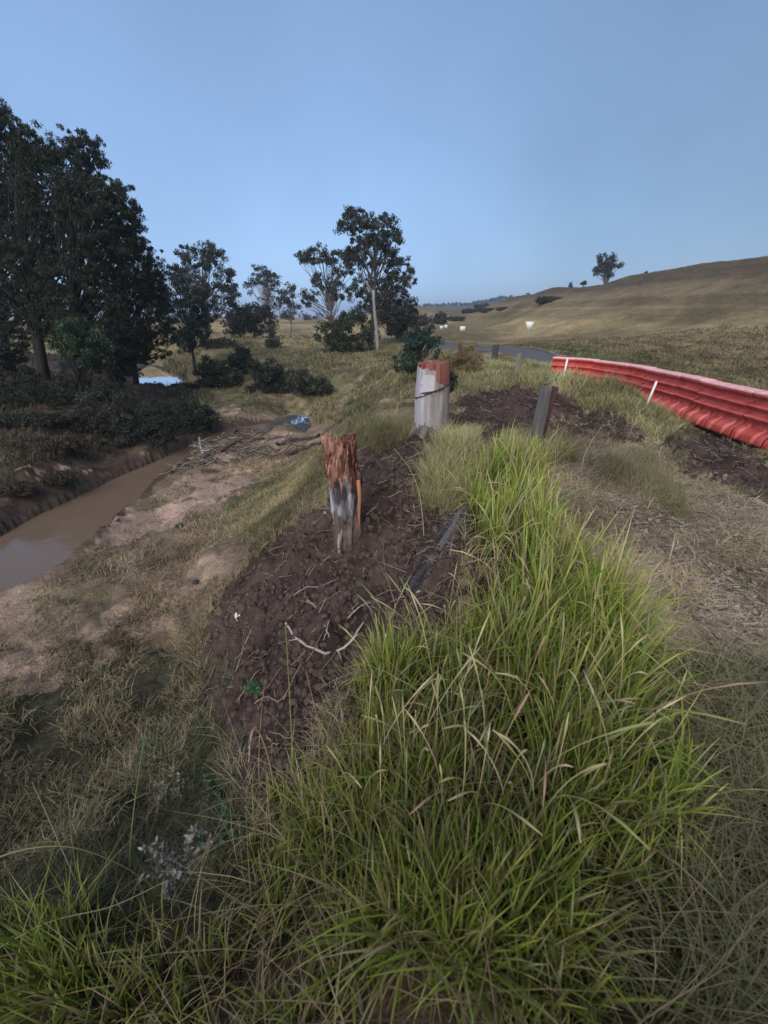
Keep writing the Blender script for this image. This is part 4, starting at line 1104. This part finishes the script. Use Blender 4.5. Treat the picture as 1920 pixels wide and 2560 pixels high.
stalk('flat green blade pointing right near the verge', [(1500,2120,1.15),(1610,2010,1.2),(1700,1950,1.22),(1800,1885,1.25)], .006, (.2,.27,.14), tipcol=(.32,.38,.26))
stalk('dry pink and white stalk lying across the lower right', [(1150,2560,.72),(1350,2490,.74),(1520,2450,.75),(1700,2460,.76),(1920,2475,.78)], .005, (.32,.3,.18), tipcol=(.25,.27,.14))
stalk('pale stalk arching in from the lower left edge', [(-60,2160,.95),(60,2120,.97),(180,2110,1.0),(330,2170,1.02),(470,2290,1.0)], .006, (.24,.26,.14), tipcol=(.14,.17,.06))
stalk('pale stalk crossing upward at the lower left corner', [(-40,2390,.85),(120,2300,.87),(280,2270,.9),(420,2200,.92)], .005, (.35,.33,.24), tipcol=(.25,.28,.14))
stalk('broad green blade pointing up and right at the bottom centre', [(1060,2560,.7),(1020,2440,.75),(970,2360,.8),(930,2300,.83)], .0075, (.1,.2,.08), tipcol=(.2,.32,.16))
stalk('pinkish broken stalk tip in the dark bottom grass', [(420,2600,.75),(395,2520,.77),(370,2460,.78)], .007, (.4,.3,.26), .2, tipcol=(.5,.36,.32))
stalk('long dry pink stem lying across the slope above the plank', [(1180,1500,2.6),(1110,1480,2.7),(1040,1440,2.8),(950,1405,2.9)], .0045, (.5,.38,.3), .5, tipcol=(.5,.36,.3))
stalk('whitish twig standing in the lower earth slope', [(585,1720,3.1),(600,1650,3.15),(615,1580,3.2)], .007, (.25,.22,.2), tipcol=(.3,.27,.25))
stalk('reddish thin stem standing before the plank', [(1010,1600,2.4),(985,1500,2.45),(962,1430,2.5)], .004, (.45,.33,.26), tipcol=(.55,.4,.33))
stalk('cream stalk drooping over the crest left of the green grass', [(1060,1330,3.3),(1050,1230,3.4),(1025,1170,3.45),(985,1120,3.5)], .006, (.35,.33,.18), tipcol=(.5,.44,.3))
stalk('dry tall stem leaning above the verge by the bare earth', [(1460,1140,5.0),(1480,1100,5.0),(1510,1060,5.0)], .006, (.45,.4,.3), tipcol=(.5,.45,.36))

# ------------------------------------------------------------------ soil clods, sticks, roots, rocks, rubbish
ico_t = (1 + 5 ** .5) / 2
IV = np.array([(-1, ico_t, 0), (1, ico_t, 0), (-1, -ico_t, 0), (1, -ico_t, 0), (0, -1, ico_t), (0, 1, ico_t), (0, -1, -ico_t), (0, 1, -ico_t), (ico_t, 0, -1), (ico_t, 0, 1), (-ico_t, 0, -1), (-ico_t, 0, 1)], float)
IV /= np.linalg.norm(IV[0])
IF = np.array([(0,11,5),(0,5,1),(0,1,7),(0,7,10),(0,10,11),(1,5,9),(5,11,4),(11,10,2),(10,7,6),(7,1,8),(3,9,4),(3,4,2),(3,2,6),(3,6,8),(3,8,9),(4,9,5),(2,4,11),(6,2,10),(8,6,7),(9,8,1)])
def sub(V, F):
    V = list(map(tuple, V)); mid = {}; out = []
    def mp(a, b_):
        k = (min(a, b_), max(a, b_))
        if k not in mid:
            q = (np.array(V[a]) + np.array(V[b_])) / 2; q /= np.linalg.norm(q); V.append(tuple(q)); mid[k] = len(V) - 1
        return mid[k]
    for a, b_, c in F:
        x, y, z = mp(a, b_), mp(b_, c), mp(c, a)
        out += [(a, x, z), (b_, y, x), (c, z, y), (x, y, z)]
    return np.array(V), np.array(out)
IV2, IF2 = sub(IV, IF); IV3, IF3 = sub(IV2, IF2)
def lump(seed, rough, V=IV3):
    return V * (1 + rough * fbm(V[:, 0] * 1.7 + seed, V[:, 1] * 1.7 + seed, V[:, 2] * 1.7 + 5, 3))[:, None]

g = Geo()
for P, n_ in ((DIRT1, 5200), (DIRT2, 1500), (DIRT3, 500)):
    xy = scatter(P, n_, 0, 1.2); z = H(xy[:, 0], xy[:, 1])
    for (x, y), z_ in zip(xy, z):
        s_ = .006 + .035 * rng.random() ** 3 + .004 * np.hypot(x, y) * .3
        V = lump(rng.uniform(0, 90), .35, IV2 if s_ > .015 else IV) * s_ * rng.uniform(.6, 1.2, 3)
        g.add(V + (x, y, z_ + s_ * .3 + .02), IF2 if s_ > .015 else IF, np.array([.07, .05, .043]) * rng.uniform(.7, 1.35))
tag(g.build('soil_clods', M['clod'], None, False), 'crumbled dark soil lying over the bare earth slopes', 'soil', kind='stuff')

# fine roots and straws lying on the soil
g = Geo()
xy = scatter(DIRT1, 330, 0, 1.2); xy = np.concatenate([xy, scatter(DIRT2, 90, 0, 1.0), scatter(DIRT3, 60, 0, 1.0)])
for x, y in xy:
    a = rng.uniform(0, np.pi); L_ = .03 + .3 * rng.random() ** 2.5; t = np.linspace(-.5, .5, 5)
    px_ = x + np.cos(a) * L_ * t + rng.normal(0, .006, 5); py_ = y + np.sin(a) * L_ * t + rng.normal(0, .006, 5)
    pz = H(px_, py_) + .045 + rng.uniform(-.01, .03) + .03 * rng.normal() * t
    g.tube(np.stack([px_, py_, pz], -1), rng.uniform(.0012, .0035) + .0003 * y, 4, np.array([(.34,.26,.2),(.22,.17,.13),(.42,.36,.28)][rng.integers(0, 3)]))
tag(g.build('root_fibres', M['wood']), 'fine pale root fibres and straws strewn over the soil', 'roots', kind='stuff')

def thick_root(label, px_pts, r0, col, name='dead_root', lift=.05, forks=()):
    a = np.array(px_pts, float); P = gp(a[:, 0], a[:, 1]); P[:, 2] += lift
    ts = np.linspace(0, 1, 24); t = np.linspace(0, 1, len(P))
    Q = np.stack([np.interp(ts, t, P[:, j]) for j in range(3)], -1)
    for _ in range(2): Q[1:-1] = (Q[:-2] + 2 * Q[1:-1] + Q[2:]) / 4
    Q += rng.normal(0, r0 * .3, Q.shape); o0 = Q[0].copy()
    r_ = empty(name, o0, label, 'root' if 'root' in name else 'branch')
    g = Geo(); C = np.array(col) * rng.uniform(.75, 1.2, (24, 1))
    V, F = tube(Q - o0, r0 * (1 - .5 * ts) * rng.uniform(.8, 1.25, 24), 8); g.add(V, F, np.repeat(C, 8, 0)); g.build('main_stem', M['wood'], r_, True)
    for f, du, L_ in forks:
        i = int(f * 23); d = np.array([math.cos(du), math.sin(du), .1]); k = np.linspace(0, 1, 7)[:, None]
        q = Q[i] - o0 + d * L_ * k + rng.normal(0, r0 * .5, (7, 3)) * k; q[:, 2] -= .1 * L_ * k[:, 0]
        g = Geo(); g.tube(q, r0 * .55 * (1 - .8 * k[:, 0]), 6, col); g.build('side_shoot', M['wood'], r_, True)
    return r_
thick_root('knobbly pale root curling across the lower earth slope', [(715,1565),(735,1600),(765,1620),(800,1640),(835,1645),(870,1625),(890,1600),(900,1580),(940,1525),(1010,1500),(1050,1490)], .014, (.46,.38,.36), forks=((.2, 2.6, .12), (.15, 3.6, .10), (.45, -1.2, .1), (.62, .3, .14)))
thick_root('short reddish root above the curling pale root', [(770,1508),(795,1530),(806,1560),(820,1590),(830,1615)], .011, (.34,.24,.22), forks=((.5, .2, .1), (.1, 2.8, .15)))
thick_root('straight pale twig lying down the left side of the earth slope', [(632,1575),(610,1630),(590,1690),(570,1740)], .007, (.28,.25,.24), name='fallen_twig')
thick_root('thin root beside the straight pale twig', [(540,1670),(525,1710),(500,1740),(470,1790)], .006, (.27,.22,.2))
thick_root('dark curved stick jutting from the left edge of the earth', [(660,1440),(700,1450),(730,1447)], .009, (.2,.16,.15), name='fallen_twig')

for lab, pts, r0, col in [
    ('thin pale stick slanting over the upper earth slope right of the narrow stump', [(915,1300),(960,1262),(1005,1240)], .006, (.42,.35,.28)),
    ('grey forked twig lying midway down the earth slope', [(735,1500),(770,1478),(800,1480),(840,1462)], .007, (.30,.26,.25)),
    ('straw-coloured stick just above the curling pale root', [(870,1560),(900,1530),(945,1512)], .005, (.5,.43,.33)),
    ('dark root end poking from the soil under the curling pale root', [(800,1700),(822,1735),(835,1790)], .014, (.13,.09,.08)),
    ('bent brown twig low on the earth slope near the big clod', [(640,1770),(668,1752),(700,1768),(722,1740)], .008, (.24,.18,.16))]:
    thick_root(lab, pts, r0, col, name='fallen_twig', lift=.07, forks=((.3, 1.9, .12), (.6, -.7, .1)))

# dark plank half buried on edge in the slope
a0, a1 = gp(1030., 1490.), gp(1150., 1295.)
dv = a1 - a0; L_ = np.linalg.norm(dv[:2]); ang = math.atan2(dv[1], dv[0])
pl = empty('timber_plank', a0, 'dark weathered timber plank half buried on edge in the earth slope', 'plank')
Lf = float(np.linalg.norm(dv))
e1 = dv / Lf; up_ = np.array([0.15, -0.55, .82]); nn_ = up_ - e1 * (up_ @ e1); nn_ /= np.linalg.norm(nn_); e2 = np.cross(nn_, e1)
pl.rotation_euler = Matrix(np.stack([e1, e2, nn_], 1).tolist()).to_euler()
nL, nW = 60, 14
tt, ww_ = np.meshgrid(np.linspace(-.04, 1.04, nL) * Lf, np.linspace(-.5, .5, nW), indexing='ij')
grain = fbm(tt * 2.5, ww_ * 22, 3.0, 4)
end_ = np.clip(np.minimum(np.arange(nL), nL - 1 - np.arange(nL)) / 4, .45, 1)[:, None]
wd_ = .19 * end_ ** .3
zt = .085 + grain * .007 - (np.abs(ww_) > .46) * .008
TOP = np.stack([tt + .03 * fbm(ww_ * 12, tt * 0, 1.0) * (end_ < .9), ww_ * wd_, zt], -1)
BOT = TOP.copy(); BOT[..., 2] = -.012
V = np.concatenate([TOP.reshape(-1, 3), BOT.reshape(-1, 3)]); n0 = nL * nW
i, j = np.meshgrid(np.arange(nL - 1), np.arange(nW - 1), indexing='ij')
q = np.stack([i * nW + j, (i + 1) * nW + j, (i + 1) * nW + j + 1, i * nW + j + 1], -1).reshape(-1, 4)
rim = list(range(nW)) + [k * nW + nW - 1 for k in range(1, nL)] + [(nL - 1) * nW + k for k in range(nW - 2, -1, -1)] + [k * nW for k in range(nL - 2, 0, -1)]
rim = np.array(rim); r2 = np.roll(rim, -1)
F = np.concatenate([q, q[:, ::-1] + n0, np.stack([rim, r2, r2 + n0, rim + n0], -1)])
tone = np.clip(.5 + .8 * grain, .15, 1.3).ravel()[:, None] * np.array([.105, .10, .115])
mesh_np('board', V, F, M['wood'], pl, np.concatenate([tone, tone * .5]))
for x_ in (.5, .78):
    g = Geo(); g.tube([(Lf * x_, .03, .06), (Lf * x_, .03, .094)], .011, 10, (.012, .012, .014)); g.build('bolt_head', M['black'], pl)

def rock(u, v, s_, label, mat='rock', squash=(1, 1, .7), name='rock', cat='rock', lift=.3):
    p = gp(float(u), float(v)); V = lump(u * .13, .4) * s_ * np.array(squash)
    o = mesh_np(name, V, IF3, M[mat], None, None, True); o.location = p + np.array([0, 0, s_ * lift]); tag(o, label, cat); return o
rock(448, 1318, .085, 'black stone at the edge of the sandy strip')
rock(490, 1457, .05, 'small dark stone on the grassy flat near the earth slope')
rock(608, 1880, .10, 'large dark clod of earth at the bottom of the slope beside the hooked stalk', name='earth_clod', cat='clod', squash=(1, .9, .9))
rock(815, 1283, .03, 'tiny pale stone left of the narrow stump', mat='paper')
rock(1473, 1285, .022, 'small cream pebble on the straw verge', mat='paper', name='pebble', cat='pebble')
rock(1512, 1350, .016, 'tiny cream pebble lower on the straw verge', mat='paper', name='pebble', cat='pebble')
# crumpled scrap of paper on the slope
p = gp(596., 1548.)
V = lump(4.2, .9) * np.array([.032, .02, .055]); V += rng.normal(0, .004, V.shape)
o = mesh_np('paper_scrap', V, IF3, M['paper']); o.location = p + np.array([0, 0, .045]); tag(o, 'crumpled white scrap on the left side of the earth slope', 'litter')

# soil heaped round the foot of the narrow stump
g = Geo(); fp = at(872, 1335, 3.95)
for k in range(70):
    a = rng.uniform(0, 6.28); q = rng.uniform(.10, .34); s_ = rng.uniform(.02, .06) * (1.2 - q)
    x, y = fp[0] + math.cos(a) * q, fp[1] + math.sin(a) * q
    g.add(lump(rng.uniform(0, 90), .4, IV2) * s_ * rng.uniform(.7, 1.3, 3) + (x, y, ground_z(x, y) + .10 * (1 - q / .36) + .01), IF2, np.array([.07, .05, .043]) * rng.uniform(.7, 1.3))
tag(g.build('soil_heap', M['clod']), 'loose dark soil heaped round the foot of the narrow stump', 'soil', kind='stuff')
# fine flood debris along the creek edge
g = Geo(); dp = wpoly([(420,1200),(470,1135),(600,1085),(720,1095),(740,1120),(600,1160),(480,1190)])
for x, y in scatter(dp, 260, 0, 1.0):
    a = rng.uniform(-.3, 1.4); L_ = rng.uniform(.15, .8); t = np.linspace(-.5, .5, 5)
    qx = x + np.cos(a) * L_ * t; qy = y + np.sin(a) * L_ * t + rng.normal(0, .03, 5)
    g.tube(np.stack([qx, qy, np.maximum(H(qx, qy), WATER) + .05 + .15 * rng.normal() * t + rng.uniform(0, .1)], -1), rng.uniform(.008, .022), 4, np.array([(.12,.10,.09),(.25,.22,.2),(.07,.055,.05),(.33,.26,.21)][rng.integers(0, 4)]))
tag(g.build('flood_debris', M['wood']), 'tangled sticks washed up along the near edge of the creek', 'debris', kind='stuff')

# drift debris by the creek
for lab, pts, r0, col in [('pale forked snag sticking up out of the creek', [(500,1100),(503,1120),(508,1145)], .05, (.4,.4,.43)),
                          ('orange-tipped broken branch at the water edge', [(425,1190),(440,1175),(452,1160)], .045, (.3,.2,.15)),
                          ('dark branch heap stretched along the near creek bank', [(500,1150),(560,1130),(600,1105),(640,1095)], .06, (.09,.075,.07)),
                          ('dark upright broken branch in the creek bend', [(585,1090),(590,1075),(600,1110)], .06, (.10,.075,.065)),
                          ('long dark log lying on the flat left of the narrow stump', [(715,1140),(760,1128),(800,1115)], .07, (.07,.06,.055)),
                          ('second dark log just above the long one', [(690,1118),(740,1105),(800,1095)], .08, (.075,.065,.06))]:
    thick_root(lab, pts, r0, col, name='drift_branch', lift=.1, forks=((.3, 1.2, .5), (.6, 2.6, .6), (.8, .3, .5)))

# leaf litter on the verge
def leaves(name, P, n_, size, cols, label, lift=.012):
    xy = scatter(P, n_, 0, 1.2); xy = xy[np.hypot(xy[:, 0], xy[:, 1]) > 2.3]; z = H(xy[:, 0], xy[:, 1]); g = Geo()
    for (x, y), z_ in zip(xy, z):
        L_ = size * rng.uniform(.5, 1.2); w_ = L_ * rng.uniform(.13, .24); a = rng.uniform(0, 6.3); cu = rng.uniform(-.25, .5) * L_
        t = np.linspace(-.5, .5, 5); ww = w_ * np.cos(t * np.pi * .96)
        zz = cu * (t * 2) ** 2 * .5 + .004; side = rng.uniform(-.3, .6)
        V = np.stack([np.stack([t * L_, -ww, zz + ww * side], -1), np.stack([t * L_, 0 * t, zz], -1), np.stack([t * L_, ww, zz + ww * side], -1)], 1)
        ca, sa = math.cos(a), math.sin(a); tl = rng.normal(0, .25)
        X = V[..., 0] * ca - V[..., 1] * sa; Y_ = V[..., 0] * sa + V[..., 1] * ca
        V = np.stack([X + x, Y_ + y, V[..., 2] + X * tl * .5 + z_ + lift + rng.uniform(0, .015)], -1).reshape(-1, 3)
        F = [[i * 3 + j, (i + 1) * 3 + j, (i + 1) * 3 + j + 1, i * 3 + j + 1] for i in range(4) for j in range(2)]
        g.add(V, F, np.array(cols[rng.integers(0, len(cols))]) * rng.uniform(.75, 1.2))
    return tag(g.build(name, M['leaf'], None, True), label, 'leaves', kind='stuff')
LV = wpoly([(1480,1250),(1640,1270),(1800,1330),(1950,1380),(1950,1760),(1820,1700),(1700,1480),(1560,1380)])
leaves('leaf_litter', LV, 520, .10, [(.30,.28,.25),(.28,.23,.18),(.20,.13,.10),(.36,.31,.25),(.14,.09,.07)], 'curled grey and brown gum leaves scattered over the verge')
leaves('leaf_litter', VG2, 500, .06, [(.30,.26,.22),(.22,.15,.12),(.36,.3,.24)], 'sparser small dead leaves over the rest of the verge')

# leafy weeds
def weed(u, v, label, n_, size, spread, hgt, col, stems=9, name='leafy_weed'):
    p = gp(float(u), float(v)); r_ = empty(name, p, label, 'weed')
    gs = Geo(); gl = Geo()
    for k in range(stems):
        a = rng.uniform(0, 6.3); e = np.array([math.cos(a) * spread * rng.uniform(.3, 1), math.sin(a) * spread * rng.uniform(.3, 1), hgt * rng.uniform(.5, 1.1)])
        t = np.linspace(0, 1, 7)[:, None]; Q = e * t + np.array([0, 0, .05]) * np.sin(t * 3)
        gs.tube(Q, .003 * (1 - .6 * t[:, 0]), 5, np.array(col) * .7)
        for q in range(n_ // stems):
            f = rng.uniform(.25, 1); b_ = e * f + np.array([0, 0, .05]) * math.sin(f * 3)
            d = rng.normal(size=3); d[2] = abs(d[2]) * .5; d /= np.linalg.norm(d); s_ = np.cross(d, rng.normal(size=3)); s_ /= np.linalg.norm(s_)
            L_ = size * rng.uniform(.5, 1.2); w_ = L_ * .24
            tt = [0, .25, .6, 1]; ws = [.1, .9, 1, 0]; nrm = np.cross(d, s_)
            V = []
            for t_, w1 in zip(tt, ws):
                c = b_ + d * L_ * t_ - nrm * L_ * .15 * t_ ** 2; V += [c - s_ * w_ * w1, c + nrm * w_ * w1 * -.25, c + s_ * w_ * w1]
            F = [[i * 3 + j, (i + 1) * 3 + j, (i + 1) * 3 + j + 1, i * 3 + j + 1] for i in range(3) for j in range(2)]
            gl.add(V, F, np.array(col) * rng.uniform(.6, 1.3))
    gs.build('stem', M['blade'], r_); gl.build('foliage', M['leaf'], r_, True)
    return r_
weed(470, 2180, 'grey-leaved weed in the dark hollow below the bank', 520, .04, .26, .30, (.25,.25,.22), 16)
weed(440, 1990, 'smaller grey-leaved weed behind the larger one in the hollow', 260, .032, .2, .2, (.2,.21,.18), 12)
weed(560, 2120, 'blue-green weed right of the grey-leaved weed', 260, .035, .2, .24, (.05,.10,.06), 14)
weed(400, 1900, 'dark green trailing weed at the left of the hollow', 300, .03, .3, .12, (.05,.09,.05), 16)
weed(560, 1990, 'dark green weed directly under the big earth clod', 300, .032, .24, .2, (.045,.085,.05), 16)
weed(640, 1740, 'small fresh green fern-like weed at the foot of the earth slope', 160, .035, .14, .12, (.07,.18,.08), 12)
weed(520, 1830, 'low dark green creeping weed left of the big clod', 150, .03, .2, .1, (.08,.14,.09), 12)

# pale fluffy seed heads close to the lens
def fluff(u, v, Y, label, r0):
    c = at(float(u), float(v), Y); zg = ground_z(c[0], c[1]); r_ = empty('seed_fluff', (c[0], c[1], zg), label, 'seed head')
    h_ = c[2] - zg
    g = Geo(); g.tube([(0, 0, -.02), (.01, 0, h_ * .5), (0, 0, h_)], .003, 6, (.15, .13, .08)); g.build('stem', M['blade'], r_)
    g = Geo()
    for k in range(420):
        d = rng.normal(size=3); d /= np.linalg.norm(d); d[2] *= .7; s_ = np.cross(d, rng.normal(size=3)); s_ /= np.linalg.norm(s_) + 1e-6
        a = np.array([0, 0, h_]) + d * r0 * .2; e = np.array([0, 0, h_]) + d * r0 * rng.uniform(.7, 1.15)
        g.add([a, e + s_ * r0 * .07, e - s_ * r0 * .07], [[0, 1, 2]])
    g.build('fluff', M['fluff'], r_)
fluff(890, 2240, 1.0, 'left pale fluffy seed head of the pair in the middle of the low grass', .03)
fluff(950, 2255, 1.02, 'right pale fluffy seed head of the pair in the middle of the low grass', .024)
fluff(668, 2410, .72, 'left blurred white seed head at the bottom of the view', .022)
fluff(736, 2450, .7, 'larger right blurred white seed head at the bottom of the view', .026)

# dry tufts and weeds breaking the edge and the face of the earth slope
def rim_tufts(P, n_, spread_, label, colsA, colsB, hr):
    k = rng.integers(0, len(P), n_); f = rng.random(n_)[:, None]
    c = P[k] * (1 - f) + P[(k + 1) % len(P)] * f + rng.normal(0, spread_, (n_, 2))
    m_ = 26; xy = (c[:, None] + rng.normal(0, .035, (n_, m_, 2))).reshape(-1, 2)
    ok = np.hypot(xy[:, 0], xy[:, 1]) > 1.0; xy = xy[ok]; q = len(xy); z = H(xy[:, 0], xy[:, 1])
    V, F, C = blades(np.c_[xy, z], rng.uniform(*hr, q), rng.uniform(.003, .008, q), rng.uniform(0, 6.28, q), rng.uniform(.2, 1.6, q), rng.uniform(.1, .9, q), pick(colsA, q), pick(colsB, q), 4)
    tag(mesh_np('edge_tufts', V, F, M['blade'], None, C), label, 'grass', kind='stuff')
rim_tufts(DIRT1, 170, .10, 'dry grass tufts breaking the edge of the large earth slope', OLIVE + STRAW, PALE + STRAW, (.08, .26))
rim_tufts(DIRT2, 60, .12, 'dry tufts round the edge of the earth mound behind the crest', OLIVE + STRAW, PALE + STRAW, (.08, .22))
rim_tufts(DIRT3, 50, .12, 'dry tufts round the bare earth under the barrier', OLIVE + STRAW, PALE + STRAW, (.08, .22))
PLK = wpoly([(1000,1290),(1160,1270),(1190,1500),(1060,1620),(960,1560),(900,1400)])
field('dead_straw', PLK, 420, (.1, .35), (.003, .007), STRAW, [(.5,.42,.3),(.42,.32,.24)], (.4, 2.0), (.3, 1.0), 1.0, segs=4, label='long dead straws slumped over the plank and the top of the earth slope')

# ------------------------------------------------------------------ evening haze: one closed box of even pale air round everything
HTOP = max(float(gz.max()), 22.0) + 4; HBOT = float(gz.min()) - 1
hz = Geo(); hz.box((0, 0, (HTOP + HBOT) / 2), (1400, 1400, (HTOP - HBOT) / 2))
hm = bpy.data.materials.new('haze'); hm.use_nodes = True
t_ = hm.node_tree; t_.nodes.remove(t_.nodes['Principled BSDF'])
pv = t_.nodes.new('ShaderNodeVolumePrincipled'); pv.inputs['Color'].default_value = (.75, .83, .95, 1); pv.inputs['Density'].default_value = 0.0008
pv.inputs['Anisotropy'].default_value = 0.2
t_.links.new(pv.outputs[0], t_.nodes['Material Output'].inputs['Volume'])
tag(hz.build('haze', hm), kind='stuff')
